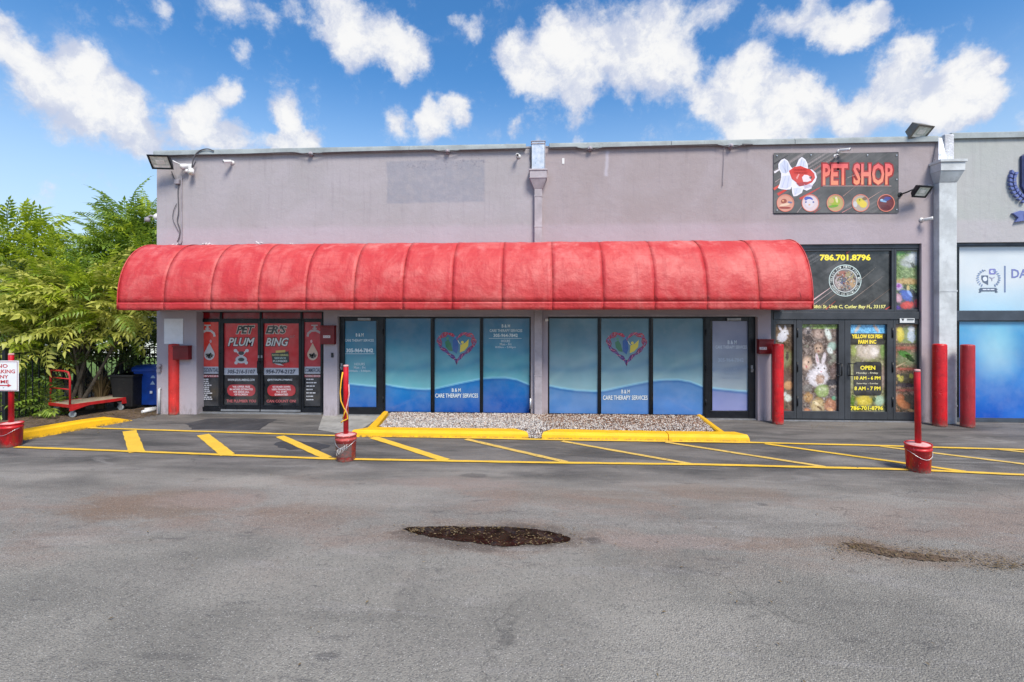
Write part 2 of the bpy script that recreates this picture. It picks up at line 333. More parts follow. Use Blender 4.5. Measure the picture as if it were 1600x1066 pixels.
simple('pipe_pale', (194, 199, 202), .6, scale=3, dirt=(160, 164, 168), bmp=.006)
simple('stucco_white', (206, 208, 214), .9, dirt=(170, 160, 160), bmp=.02, bscale=30)
simple('concrete', (150, 148, 144), .85, scale=3, dirt=(104, 102, 100), dirt_amt=.6, bmp=.004, bscale=80)
simple('sill_metal', (150, 152, 156), .45, metal=.5)
simple('iron_fence', (16, 20, 26), .5)
simple('dirt', (92, 76, 62), .95, var=.4, scale=3, dirt=(126, 106, 86), dirt_amt=.7, bmp=.02, bscale=40)
simple('mulch', (92, 76, 62), .95, var=.5, scale=14, dirt=(110, 84, 62), dirt_amt=.6, bmp=.01, bscale=60)
simple('damp', (70, 62, 56), .5, var=.3, scale=5)
simple('bark', (88, 80, 70), .9, var=.35, scale=12, dirt=(58, 52, 44), bmp=.02, bscale=30)
simple('cart_red', (176, 30, 32), .45, scale=8, dirt=(96, 40, 34), dirt_amt=.5)
simple('cart_deck', (150, 138, 120), .8, scale=9, dirt=(108, 96, 82), dirt_amt=.6)
simple('caster_grey', (140, 148, 150), .5)
simple('rubber', (30, 30, 32), .7)
simple('bin_black', (20, 20, 23), .55, dirt=(60, 58, 54))
simple('bin_blue', (14, 62, 150), .45, dirt=(30, 60, 110))
simple('sign_white', (224, 226, 230), .35, var=.04)
simple('ribbon_yellow', (232, 176, 36), .6); simple('ribbon_red', (206, 40, 44), .6)
simple('grass', (86, 112, 48), .95, var=.4, scale=4, bmp=.02)
simple('pale_wall', (214, 214, 210), .8, dirt=(180, 178, 170)); simple('roof_grey', (130, 130, 130), .8)
simple('shutter', (150, 158, 168), .6)
simple('navy', (98, 110, 166), .4, var=.1); simple('navy_dark', (44, 54, 98), .4); simple('emblem_white', (226, 228, 240), .35, var=.04)
def mat_stone():
    m, t, b, o = principled('gravel_stone'); a = t.new('ShaderNodeAttribute', attribute_name='Col'); t.l.new(a.outputs['Color'], b.inputs['Base Color']); b.inputs['Roughness'].default_value = .8
mat_stone()
def mat_water():
    m, t, b, o = principled('puddle_water'); p = t.new('ShaderNodeTexCoord').outputs['Object']
    n = t.noise(p, 7, 7, .7)
    t.l.new(t.mix(t.ramp(n, .4, .62), (.006, .004, .003), (.030, .020, .013)), b.inputs['Base Color'])
    t.l.new(t.ramp(t.noise(p, 6, 6, .7), .46, .66, .03, .6), b.inputs['Roughness'])
    bump(t, b, t.noise(p, 30, 5), .0015)
mat_water()

# ------------------------------------------------------------------ object helpers
def wm(o):
    m = o.matrix_parent_inverse @ o.matrix_basis
    return wm(o.parent) @ m if o.parent else o.matrix_basis.copy()
def mesh_of(verts, faces, name='mesh', mats=None, idx=None, smooth=False):
    me = bpy.data.meshes.new(name); me.from_pydata([tuple(v) for v in verts], [], [tuple(f) for f in faces])
    for m in (mats or []): me.materials.append(MATS[m])
    if idx: me.polygons.foreach_set('material_index', idx)
    if smooth: me.polygons.foreach_set('use_smooth', [True]*len(me.polygons))
    me.update(); return me
class MB:
    def __init__(s): s.v = []; s.f = []; s.mi = []; s.m = []; s.cur = 0; s.sm = []
    def use(s, mat):
        if mat not in s.m: s.m.append(mat)
        s.cur = s.m.index(mat); return s
    def raw(s, v, f, smooth=False):
        k = len(s.v); s.v += [tuple(a) for a in v]; s.f += [tuple(i+k for i in a) for a in f]; s.mi += [s.cur]*len(f); s.sm += [smooth]*len(f); return s
    def box(s, x0, x1, y0, y1, z0, z1, M=None):
        v = [(x0,y0,z0),(x1,y0,z0),(x1,y1,z0),(x0,y1,z0),(x0,y0,z1),(x1,y0,z1),(x1,y1,z1),(x0,y1,z1)]
        if M is not None: v = [M @ Vector(a) for a in v]
        return s.raw(v, [(0,3,2,1),(4,5,6,7),(0,1,5,4),(1,2,6,5),(2,3,7,6),(3,0,4,7)])
    def prism(s, base, top):                # two matching loops, base seen from below
        n = len(base); v = list(base)+list(top)
        return s.raw(v, [tuple(range(n))[::-1], tuple(range(n, 2*n))] + [(i, (i+1) % n, n+(i+1) % n, n+i) for i in range(n)])
    def tube(s, pts, r, n=8, closed=False, caps=True):
        pts = [Vector(p) for p in pts]; rings = []
        rr = r if isinstance(r, (list, tuple)) else [r]*len(pts)
        up0 = None
        for i, p in enumerate(pts):
            a = pts[i-1] if (i > 0 or closed) else p; c = pts[(i+1) % len(pts)] if (i < len(pts)-1 or closed) else p
            d = (c-a).normalized()
            if up0 is None: up0 = Vector((0, 0, 1)) if abs(d.z) < .9 else Vector((1, 0, 0))
            u = d.cross(up0).normalized(); w_ = u.cross(d).normalized(); up0 = w_
            rings.append([p+(u*math.cos(2*math.pi*k/n)+w_*math.sin(2*math.pi*k/n))*rr[i] for k in range(n)])
        v = [q for rg in rings for q in rg]; f = []
        L = len(pts)
        for i in range(L if closed else L-1):
            j = (i+1) % L
            for k in range(n): f.append((i*n+k, i*n+(k+1) % n, j*n+(k+1) % n, j*n+k))
        s.raw(v, f, True)
        if caps and not closed:
            k = len(s.v)-len(v); s.f += [tuple(k+i for i in range(n))[::-1], tuple(k+(L-1)*n+i for i in range(n))]; s.mi += [s.cur]*2; s.sm += [False]*2
        return s
    def lathe(s, prof, n=24, M=None, smooth=True):   # prof: (r, z)
        v = []
        for r, z in prof:
            for k in range(n):
                a = 2*math.pi*k/n; q = Vector((r*math.cos(a), r*math.sin(a), z)); v.append(M @ q if M is not None else q)
        f = []
        for i in range(len(prof)-1):
            for k in range(n): f.append((i*n+k, i*n+(k+1) % n, (i+1)*n+(k+1) % n, (i+1)*n+k))
        s.raw(v, f, smooth); k0 = len(s.v)-len(v)
        s.f += [tuple(k0+i for i in range(n))[::-1], tuple(k0+(len(prof)-1)*n+i for i in range(n))]; s.mi += [s.cur]*2; s.sm += [False]*2
        return s
    def mesh(s, name='mesh'):
        me = mesh_of(s.v, s.f, name, s.m or None, s.mi if s.m else None); me.polygons.foreach_set('use_smooth', s.sm); return me
    def build(s, name, mat=None, parent=None, bevel=0, loc=None):
        me = s.mesh(name)
        if mat: me.materials.append(MATS[mat])
        return link(name, me, parent, bevel, loc)
def link(name, me, parent=None, bevel=0, loc=None):
    o = bpy.data.objects.new(name, me); COL.objects.link(o)
    if loc is not None: o.location = loc
    if parent is not None: o.parent = parent; o.matrix_parent_inverse = wm(parent).inverted()
    if bevel:
        b = o.modifiers.new('bevel', 'BEVEL'); b.width = bevel; b.segments = 2; b.limit_method = 'ANGLE'
    return o
def tag(o, label=None, cat=None, group=None, kind=None):
    if label: o['label'] = label
    if cat: o['category'] = cat
    if group: o['group'] = group
    if kind: o['kind'] = kind
    return o
def thing(name, label, cat, loc, group=None):
    o = bpy.data.objects.new(name, None); COL.objects.link(o); o.location = loc; o.empty_display_size = .2
    return tag(o, label, cat, group)
def copy_tree(o, parent=None):
    c = o.copy(); COL.objects.link(c)
    if parent is not None: c.parent = parent
    for ch in [x for x in o.children]: copy_tree(ch, c)
    return c

# text helper: triangles of a word, normalised to a unit box
TXT = {}
def text_geo(body, bold=.02, shear=0.0):
    key = (body, bold, shear)
    if key in TXT: return TXT[key]
    cu = bpy.data.curves.new('txt', 'FONT'); cu.body = body; cu.offset = bold; cu.shear = shear; cu.resolution_u = 2; cu.fill_mode = 'FRONT' if hasattr(cu, 'fill_mode') else 'FRONT'
    cu.dimensions = '2D'
    ob = bpy.data.objects.new('txt', cu); me = bpy.data.meshes.new_from_object(ob)
    v = np.array([tuple(a.co)[:2] for a in me.vertices]); f = [tuple(p.vertices) for p in me.polygons]
    lo = v.min(0); hi = v.max(0); v = (v-lo)/(hi-lo)
    bpy.data.objects.remove(ob); bpy.data.curves.remove(cu); bpy.data.meshes.remove(me)
    TXT[key] = (v, f); return TXT[key]
def vnoise(x, y, scale, seed, octaves=4):
    out = np.zeros_like(x, dtype=float); amp = 1; tot = 0
    for o_ in range(octaves):
        r = np.random.default_rng(seed*31+o_); g = r.random((64, 64))
        xs = x/scale*(2**o_); ys = y/scale*(2**o_)
        xi = np.floor(xs).astype(int); yi = np.floor(ys).astype(int); fx = xs-xi; fy = ys-yi; fx = fx*fx*(3-2*fx); fy = fy*fy*(3-2*fy)
        a = g[yi % 64, xi % 64]; b_ = g[yi % 64, (xi+1) % 64]; c = g[(yi+1) % 64, xi % 64]; d = g[(yi+1) % 64, (xi+1) % 64]
        out += amp*((a*(1-fx)+b_*fx)*(1-fy)+(c*(1-fx)+d*fx)*fy); tot += amp; amp *= .55
    return out/tot
class Print:
    """flat print (vinyl, banner) on the vertical plane y=Y; coordinates are laid out like the artwork"""
    def __init__(s, Y, org=(0, 0), sc=1.0): s.Y = Y; s.o = org; s.s = sc; s.v = []; s.f = []; s.c = []; s.lay = 0
    def at(s, x, y):
        X, Z = W(s.o[0]+x/s.s, s.o[1]+y/s.s, s.Y); return (X, s.Y-.0006*s.lay, Z)
    def _add(s, pts, faces, cols):
        k = len(s.v); s.v += pts; s.f += [tuple(i+k for i in f) for f in faces]; s.c += cols; s.lay += 1
    def poly(s, pts, rgb):
        p = [s.at(*q) for q in pts]; c = lin(rgb)
        a = sum(pts[i][0]*pts[(i+1) % len(pts)][1]-pts[(i+1) % len(pts)][0]*pts[i][1] for i in range(len(pts)))
        n = list(range(len(p))); s._add(p, [n[::-1] if a > 0 else n], [c]*len(p)); return s
    def rect(s, x0, y0, x1, y1, rgb): return s.poly([(x0, y0), (x1, y0), (x1, y1), (x0, y1)], rgb)
    def rrect(s, x0, y0, x1, y1, r, rgb):
        pts = []
        for cx, cy, a0 in ((x1-r, y0+r, -90), (x1-r, y1-r, 0), (x0+r, y1-r, 90), (x0+r, y0+r, 180)):
            for k in range(6): a = R(a0+18*k); pts.append((cx+r*math.cos(a), cy+r*math.sin(a)))
        return s.poly(pts, rgb)
    def ell(s, cx, cy, rx, ry, rgb, rot=0, n=20):
        ca, sa = math.cos(R(rot)), math.sin(R(rot))
        return s.poly([(cx+rx*math.cos(2*math.pi*k/n)*ca-ry*math.sin(2*math.pi*k/n)*sa, cy+rx*math.cos(2*math.pi*k/n)*sa+ry*math.sin(2*math.pi*k/n)*ca) for k in range(n)], rgb)
    def stroke(s, pts, w, rgb, w2=None):
        L = []; Rr = []
        for i, (x, y) in enumerate(pts):
            a = pts[max(0, i-1)]; b = pts[min(len(pts)-1, i+1)]; dx, dy = b[0]-a[0], b[1]-a[1]; d = math.hypot(dx, dy) or 1
            ww = (w if w2 is None else w+(w2-w)*i/(len(pts)-1))/2
            L.append((x-dy/d*ww, y+dx/d*ww)); Rr.append((x+dy/d*ww, y-dx/d*ww))
        p = [s.at(*q) for q in L]+[s.at(*q) for q in Rr]; n = len(pts)
        s._add(p, [(i, i+1, n+i+1, n+i) for i in range(n-1)], [lin(rgb)]*len(p)); return s
    def ring(s, cx, cy, rx, ry, w, rgb, n=32):
        pts = [(cx+rx*math.cos(2*math.pi*k/n), cy+ry*math.sin(2*math.pi*k/n)) for k in range(n+1)]; return s.stroke(pts, w, rgb)
    def text(s, body, x0, y0, x1, y1, rgb, bold=.02, shear=0.0, outline=None, rgb2=None):
        if outline:
            g = (y1-y0)*.07; s.text(body, x0-g, y0-g, x1+g, y1+g, outline, bold+.06, shear)
        v, f = text_geo(body, bold, shear)
        p = [s.at(x0+a[0]*(x1-x0), y1-a[1]*(y1-y0)) for a in v]
        c0, c1 = lin(rgb), lin(rgb2 or rgb); cols = [tuple(c0[k]*a[1]+c1[k]*(1-a[1]) for k in range(3)) for a in v]
        s._add(p, f, cols); return s
    def arctext(s, body, cx, cy, r, h, a0, a1, rgb, bold=.02, flip=False):
        n = len(body)
        for i, ch in enumerate(body):
            if ch == ' ': continue
            v, f = text_geo(ch, bold); a = R(a0+(a1-a0)*(i+.5)/n); w = abs(R(a1-a0))*r/n*.72
            p = []
            for q in v:
                u = (q[0]-.5)*w; h_ = (q[1]-.5)*h
                if flip: rr = r-h_; aa = a-u/r
                else: rr = r+h_; aa = a+u/r
                p.append(s.at(cx+rr*math.sin(aa), cy-rr*math.cos(aa)))
            s._add(p, f, [lin(rgb)]*len(p)); s.lay -= 1
        s.lay += 1; return s
    def canvas(s, x0, y0, x1, y1, step, fn):
        """printed picture: a grid of coloured points; fn(x, y) -> three arrays 0..255"""
        nx = max(2, int((x1-x0)/step)); ny = max(2, int((y1-y0)/step))
        xs = np.linspace(x0, x1, nx); ys = np.linspace(y0, y1, ny); X, Y = np.meshgrid(xs, ys)
        c = np.clip(np.stack(fn(X, Y), -1), 0, 255)/255; c = np.where(c <= .04045, c/12.92, ((c+.055)/1.055)**2.4)
        # vectorised at()
        PX = s.o[0]+X/s.s; PY = s.o[1]+Y/s.s; rx = FW.x+RT.x*(PX-800)/FOC; ry = FW.y+RT.y*(PX-800)/FOC; t = (s.Y+CD)/ry
        P = np.stack([t*rx, np.full_like(X, s.Y-.0006*s.lay), CH+t*(HY-PY)/FOC], -1).reshape(-1, 3)
        i = (np.arange(ny-1)[:, None]*nx+np.arange(nx-1)[None]).ravel()
        s._add([tuple(a) for a in P], [(a, a+nx, a+nx+1, a+1) for a in i], [tuple(a) for a in c.reshape(-1, 3)]); return s
    def build(s, name, parent, mat='window_print', label=None):
        me = mesh_of(s.v, s.f, name, [mat]); a = me.color_attributes.new('Col', 'FLOAT_COLOR', 'POINT')
        a.data.foreach_set('color', np.array([(*c, 1) for c in s.c], dtype=np.float32).ravel())
        o = link(name, me, parent)
        if label: o['label'] = label
        return o
def dabs(x0, y0, x1, y1, n, pal, seed, rmin=1.5, rmax=5):
    r = random.Random(seed); return [(r.uniform(x0, x1), r.uniform(y0, y1), r.uniform(rmin, rmax), r.uniform(rmin, rmax)*.7, r.uniform(0, 180), r.choice(pal), .7) for _ in range(n)]
def painted(base, shapes, seed, mott=40, sc=6):
    """picture function: base colour function + soft blobs (cx,cy,rx,ry,rot,rgb[,soft])"""
    def fn(X, Y):
        n = vnoise(X+900, Y+900, sc, seed); n2 = vnoise(X+300, Y+700, sc*.35, seed+1, 2)
        b = base(X, Y, n) if callable(base) else [np.full_like(X, float(k)) for k in base]
        c = [np.array(k, dtype=float)+(n-.5)*mott*1.6+(n2-.5)*mott*1.5 for k in b]
        for sh in shapes:
            cx, cy, rx, ry, rot, rgb = sh[:6]; soft = sh[6] if len(sh) > 6 else .18
            ca, sa = math.cos(R(rot)), math.sin(R(rot)); dx = X-cx; dy = Y-cy; u = (dx*ca+dy*sa)/rx; v = (-dx*sa+dy*ca)/ry
            d = np.sqrt(u*u+v*v)+(n2-.5)*.55+(n-.5)*.45; a = np.clip((1-d)/(soft*1.6), 0, 1)*.93
            shade = (n-.5)*mott*.9+(n2-.5)*mott*.8-np.clip(d, 0, 1)**2*22
            for k in range(3): c[k] = c[k]*(1-a)+(rgb[k]+shade)*a
        return c
    return fn

# ================================================================== GROUND
def sheet(name, pts, z, mat, kind='structure', z0=None):
    if z0 is None:
        me = mesh_of([(x, y, z) for x, y in pts], [range(len(pts))], name, [mat])
        if me.polygons[0].normal.z < 0: me.flip_normals()
    return tag(link(name, me), kind=kind)
sheet('ground', [(-400, -400), (400, -400), (400, 400), (-400, 400)], 0, 'asphalt')
# dirt strip along the fence and lawn behind it
dp = [G(-260, 735), G(20, 676), G(150, 657), G(205, 655.5), G(246, 648)]
sheet('planting_strip', dp + [(WX(246)+.02, 3.0), (-16, 3.0)], .004, 'dirt')
sheet('lawn', [(-70, 3.0), (-8.3, 3.0), (-8.3, 60), (-70, 60)], .006, 'grass')
# dark new asphalt patches in front of the plumber's doors and a concrete apron by the blue door
sheet('concrete_apron', [G(497, 672), G(505, 648), G(527, 646.5), G(600, 648), G(570, 668), G(546, 681)], .006, 'concrete')
def roughpoly(pts, amp, sub=5):
    out = []
    for i, a in enumerate(pts):
        b = pts[(i+1) % len(pts)]
        for k in range(sub):
            f = k/sub; out.append((a[0]+(b[0]-a[0])*f+random.uniform(-amp, amp), a[1]+(b[1]-a[1])*f+random.uniform(-amp, amp)))
    return out
simple('patch_asphalt', (58, 58, 62), .85, var=.25, scale=2, dirt=(92, 88, 86), dirt_amt=.5, bmp=.004, bscale=90)
sheet('asphalt_patch', roughpoly([G(290, 662), G(330, 654), G(432, 655), G(405, 672), G(300, 671)], .025), .004, 'patch_asphalt')
sheet('asphalt_patch', roughpoly([G(425, 694), G(452, 688), G(515, 696), G(505, 704), G(445, 703)], .05), .004, 'patch_asphalt')

# ---- painted lines
def strip(name, pts, w, mat='line_paint', z=.009):
    P = [Vector((*G(*p), z)) for p in pts]; v = []
    fine = []
    for a, b in zip(P[:-1], P[1:]):
        n = max(1, int((b-a).length/.12))
        fine += [a.lerp(b, k/n) for k in range(n)]
    fine.append(P[-1])
    for i, p in enumerate(fine):
        d = (fine[min(i+1, len(fine)-1)]-fine[max(i-1, 0)]).normalized(); n = Vector((-d.y, d.x, 0)); e = w/2
        v += [p+n*(e+random.uniform(-.006, .006)), p-n*(e+random.uniform(-.006, .006))]
    me = mesh_of(v, [(2*i, 2*i+1, 2*i+3, 2*i+2) for i in range(len(fine)-1)], name, [mat])
    if me.polygons[0].normal.z < 0: me.flip_normals()
    return tag(link(name, me), kind='structure')
strip('painted_line', [(24, 699.5), (516, 718), (820, 723.5), (1100, 727), (1424, 735), (1680, 747)], .085, z=.013)
strip('painted_line', [(138, 669.5), (516, 681.5), (700, 684.5), (860, 688), (1172, 692.5), (1340, 696.5), (1600, 704), (1700, 708)], .085, z=.013)
diag = [((202, 674), (214, 707), .2), ((317, 680), (356, 711.5), .19), ((437, 682.5), (512, 716), .15), ((583, 684), (697, 720), .15), ((728, 687), (885, 723), .10), ((878, 690), (1080, 726), .09),
        ((1040, 691.5), (1290, 730.5), .09), ((1195, 694), (1510, 738), .09), ((1375, 698), (1640, 731), .09), ((1560, 703), (1740, 722), .09)]
for i, (a, b, w_) in enumerate(diag): strip('painted_line', [a, b], w_, 'line_paint' if i in (0, 1, 2, 3, 7) else 'line_paint_faded', z=.009)

# ---- gravel beds (stuff) with bed base
def gravel(name, poly, z, n, brown, seed, label=None):
    r = np.random.default_rng(seed); P = np.array(poly); lo, hi = P.min(0), P.max(0); pts = []
    def inside(q):
        c = np.zeros(len(q), bool); k = len(P)
        for i in range(k):
            a, b = P[i], P[(i+1) % k]
            m = ((a[1] > q[:, 1]) != (b[1] > q[:, 1])) & (q[:, 0] < (b[0]-a[0])*(q[:, 1]-a[1])/(b[1]-a[1]+1e-12)+a[0]); c ^= m
        return c
    q = lo+(hi-lo)*r.random((n*3, 2)); q = q[inside(q)][:n]; n = len(q)
    base = np.array([(0,0,1),(0,0,-1),(1,0,0),(-1,0,0),(0,1,0),(0,-1,0),(.65,.65,.35),(-.65,-.65,-.3)])*1.0
    fc = np.array([(0,2,6),(0,6,4),(0,4,3),(0,3,5),(0,5,2),(2,4,6),(1,4,2),(1,3,4),(1,7,3),(1,5,7),(3,7,5),(1,2,5)])
    size = r.uniform(.007, .018, n); ang = r.random(n)*6.28; tilt = r.normal(0, .5, n)
    V = base[None]*(size[:, None, None]*np.array([1.15, .85, .62])*r.uniform(.75, 1.25, (n, 8, 1)))
    ct, st = np.cos(tilt)[:, None], np.sin(tilt)[:, None]; x, y, zz = V[..., 0], V[..., 1], V[..., 2]
    x, zz = x*ct-zz*st, x*st+zz*ct; ca, sa = np.cos(ang)[:, None], np.sin(ang)[:, None]; x, y = x*ca-y*sa, x*sa+y*ca
    hz = np.array([z(a, b) for a, b in q])
    V = np.stack([x+q[:, 0:1], y+q[:, 1:2], zz+(hz+r.random(n)*.016)[:, None]], -1).reshape(-1, 3)
    F = (fc[None]+(np.arange(n)*8)[:, None, None]).reshape(-1, 3)
    me = bpy.data.meshes.new(name); me.vertices.add(len(V)); me.vertices.foreach_set('co', V.ravel()); me.loops.add(F.size); me.loops.foreach_set('vertex_index', F.ravel())
    me.polygons.add(len(F)); me.polygons.foreach_set('loop_start', np.arange(len(F))*3); me.polygons.foreach_set('loop_total', np.full(len(F), 3)); me.update(calc_edges=True); me.validate()
    pal = np.array([lin(c) for c in ((212, 209, 205), (190, 186, 182), (160, 156, 154), (224, 221, 217), (150, 144, 144), (196, 176, 164), (120, 112, 112), (214, 204, 192))])
    palb = np.array([lin(c) for c in ((190, 176, 164), (140, 104, 82), (112, 78, 60), (206, 196, 186), (92, 70, 60), (160, 128, 106), (216, 208, 202), (128, 96, 78))])
    pk = r.integers(0, 8, n); cb = np.where((r.random(n) < np.array([brown(a, b) for a, b in q]))[:, None], palb[pk], pal[pk])
    C = np.repeat(np.concatenate([cb, np.ones((n, 1))], 1), 8, 0).astype(np.float32)
    a = me.color_attributes.new('Col', 'FLOAT_COLOR', 'POINT'); a.data.foreach_set('color', C.ravel()); me.materials.append(MATS['gravel_stone'])
    return tag(link(name, me), label, kind='stuff')
def kerb_pts(px, py): return G(px, py)
kF = .12
K1a = Vector(G(548, 683)); K1b = Vector(G(826, 686)); K2a = Vector(G(846, 686.5)); K2m = Vector(G(1045, 690)); K2b = Vector(G(1172, 691.5))
def quadblock(name, a, b, a2, b2, h, mat, label, cat, sub=14, ha=None, hb=None, group=None):
    """a-b front foot, a2-b2 back foot; top slightly narrower, worn edges"""
    v = []; f = []
    h0 = h if ha is None else ha; h1 = h if hb is None else hb
    for i in range(sub+1):
        t_ = i/sub; p = Vector(a).lerp(Vector(b), t_); q = Vector(a2).lerp(Vector(b2), t_); hh = h0+(h1-h0)*t_; n = (q-p).normalized()
        e = random.uniform(-.006, .006); e2 = random.uniform(-.004, .004)
        prof = [(p, 0), (p+n*(.012+e*.5), hh*.6), (p+n*(.03+e), hh-.02+e2), (p+n*.055, hh+e2*.5), (q-n*.045, hh+e2*.5), (q-n*.022, hh-.02), (q-n*.01, 0)]
        v += [(x.x, x.y, z_) for x, z_ in prof]
    k = 7
    for i in range(sub):
        for j in range(k-1): f.append((i*k+j, (i+1)*k+j, (i+1)*k+j+1, i*k+j+1))
    f += [tuple(range(k))[::-1], tuple(sub*k+j for j in range(k))]
    me = mesh_of(v, f, name, [mat]); me.polygons.foreach_set('use_smooth', [False]*len(me.polygons))
    bm = bmesh.new(); bm.from_mesh(me); bmesh.ops.recalc_face_normals(bm, faces=bm.faces); bm.to_mesh(me); bm.free()
    return tag(link(name, me), label, cat, group)
def V2(p): return Vector(p)
ax = (K1b-K1a).normalized(); nb = Vector((-ax.y, ax.x))
KW = .30
gk = 'yellow painted kerbs round the gravel beds'
quadblock('kerb', K1a, K1b, K1a+nb*KW+ax*.30, K1b+nb*KW-ax*.28, kF, 'kerb_paint', 'yellow painted kerb in front of the white gravel, left of the downspout', 'kerb', group=gk)
ax2 = (K2b-K2a).normalized(); nb2 = Vector((-ax2.y, ax2.x))
quadblock('kerb', K2a, K2m-ax2*.006, K2a+nb2*KW+ax2*.22, K2m-ax2*.006+nb2*KW, kF, 'kerb_paint', 'yellow painted kerb in front of the brown gravel, between the downspout and the crack', 'kerb', group=gk)
quadblock('kerb', K2m+ax2*.006, K2b, K2m+ax2*.006+nb2*KW, K2b+nb2*KW-ax2*.18, kF, 'kerb_paint', 'yellow painted kerb with a chipped lower edge and rounded right end, right of the crack', 'kerb', group=gk)
L0 = K1a+nb*(KW+.005)+ax*.17; L1 = Vector(G(607, 642.5, 0)); L1.y = -.02
q0 = L0; q1 = Vector((WX(597), -.02))
quadblock('kerb', q0, q1, q0+Vector((.20, .0)), q1+Vector((.16, 0)), kF, 'kerb_paint', 'yellow kerb arm running back to the wall beside the blue glass door', 'kerb', group=gk)
r1 = Vector((WX(1098), -.02)); r0 = K2b+nb2*(KW+.005)-ax2*.28
quadblock('kerb', r0, r1, r0-Vector((.17, 0)), r1-Vector((.15, 0)), kF, 'kerb_paint', 'yellow kerb arm running back to the wall beside the pale lilac glass door', 'kerb', group=gk)
# left kerb by the fence
la = Vector(G(-60, 703)); lb = Vector(G(25, 690.5)); lc = Vector(G(150, 670.5)); ld = Vector(G(207, 657.5))
nl = (ld-lb).normalized(); nn = Vector((-nl.y, nl.x))
lm_ = lb.lerp(ld, .80)
def long_kerb():
    st = [(lb, .15, .33), (lb.lerp(ld, .2), .15, .33), (lb.lerp(ld, .4), .15, .33), (lb.lerp(ld, .6), .148, .33), (lm_, .13, .32), (lb.lerp(ld, .9), .075, .26), (ld, .012, .12)]
    v = []; f = []
    for p, h, w_ in st:
        for o_, z_ in ((0, 0), (.02, h*.8), (.055, h), (w_-.05, h), (w_-.02, h*.8), (w_, 0)): q_ = p+nn*o_; v.append((q_.x, q_.y, z_))
    for i in range(len(st)-1):
        for j in range(5): f.append((i*6+j, (i+1)*6+j, (i+1)*6+j+1, i*6+j+1))
    f += [tuple(range(6))[::-1], tuple((len(st)-1)*6+j for j in range(6))]
    me = mesh_of(v, f, 'kerb', ['kerb_paint']); tag(link('kerb', me), 'long yellow kerb tapering to the ground by the red platform cart', 'kerb')
long_kerb()

bed1 = [tuple(K1a+nb*(KW-.04)+ax*.40), tuple(K1b+nb*(KW-.04)-ax*.28), tuple(K1b+ax*.02+nb*.02), tuple(K2a-ax*.02+nb*.02), tuple(K2a+nb*(KW-.04)+ax*.2), (WX(843), -.55), (WX(843), -.02), (WX(612), -.02)]
bed2 = [(WX(843), -.55), tuple(K2a+nb*(KW-.04)+ax*.2), tuple(K2b+nb2*(KW-.02)-ax2*.46), (WX(1088), -.02), (WX(843), -.02)]
def bedz(x, y):
    if y < -1.42: return max(.01, .09-(-1.42-y)*.26)
    return .085+.012*math.sin(x*3)*math.sin(y*5)
for i, b_ in enumerate((bed1, bed2)):
    me = mesh_of([(x, y, (bedz(x, y)-.012)) for x, y in b_], [range(len(b_))], 'gravel_bed', ['mulch'])
    if me.polygons[0].normal.z < 0: me.flip_normals()
    tag(link('gravel_bed', me), kind='structure')
gravel('gravel', bed1, bedz, 19000, lambda x, y: .22+(.3 if y > -.5 else 0), 3)
gravel('gravel', bed2, bedz, 14000, lambda x, y: .93 if y > -.85 else .6, 5)

# ---- puddle and debris
def blob_sheet(name, pts, z, mat, amp, kind='structure'):
    P = roughpoly([G(*p) for p in pts], amp, 4); P = roughpoly([(a[0], a[1]) for a in P], amp*.6, 4); return sheet(name, P, z, mat, kind)
pud = [(628, 827), (650, 824.5), (690, 823), (730, 825), (770, 823.5), (815, 826), (845, 830), (875, 835), (893, 842), (888, 848), (858, 851), (820, 852), (790, 855), (765, 853), (735, 848), (700, 844), (672, 840), (648, 834)]
blob_sheet('puddle', pud, .008, 'puddle_water', .012)
blob_sheet('mulch_patch', [(1318, 849), (1345, 849), (1400, 861), (1460, 868), (1500, 874), (1494, 878), (1450, 877), (1390, 871), (1345, 861)], .006, 'mulch', .012)
def litter(name, centers, n, seed, zb=.012, size=(.008, .022), mats=('leaf_dry',), label=None):
    r = random.Random(seed); v = []; f = []; tones = []
    for _ in range(n):
        x, y, sx, sy = r.choice(centers); px = r.gauss(x, sx); py = r.gauss(y, sy)
        if py < 640: continue
        gx, gy = G(px, py); a = r.random()*6.28; L = r.uniform(*size); w_ = L*r.uniform(.25, .5); t_ = r.uniform(-.3, .3)
        c, s_ = math.cos(a), math.sin(a); k = len(v)
        for (u, q, hz) in ((-L, 0, 0), (0, w_, .35), (L, 0, t_), (0, -w_, .35)): v.append((gx+u*c-q*s_, gy+u*s_+q*c, zb+abs(hz)*L*.6+r.random()*.004))
        f.append((k, k+1, k+2, k+3)); tones += [r.random()]*4
    me = mesh_of(v, f, name, list(mats)); a_ = me.attributes.new('tone', 'FLOAT', 'POINT'); a_.data.foreach_set('value', tones)
    return tag(link(name, me), label, kind='stuff')
litter('leaf_litter', [(700, 832, 26, 4), (770, 836, 50, 6), (850, 842, 25, 4), (650, 830, 10, 3), (770, 826, 60, 1.5), (800, 851, 60, 1.5)], 420, 1, size=(.006, .018))
litter('leaf_litter', [(1340, 856, 24, 5), (1410, 866, 30, 5), (1490, 872, 40, 6), (1570, 884, 26, 5)], 800, 2, size=(.006, .018))
litter('leaf_litter', [(1290, 668, 40, 3), (1330, 664, 40, 2), (1560, 664, 40, 2)], 260, 3, size=(.008, .02))
litter('leaf_litter', [(60, 664, 60, 6), (160, 650, 40, 4), (230, 645, 14, 4), (110, 660, 50, 5)], 900, 4, size=(.012, .035))
litter('leaf_litter', [(800, 800, 420, 90), (300, 800, 250, 60), (800, 960, 400, 70), (1200, 780, 200, 40)], 120, 5, size=(.006, .02))

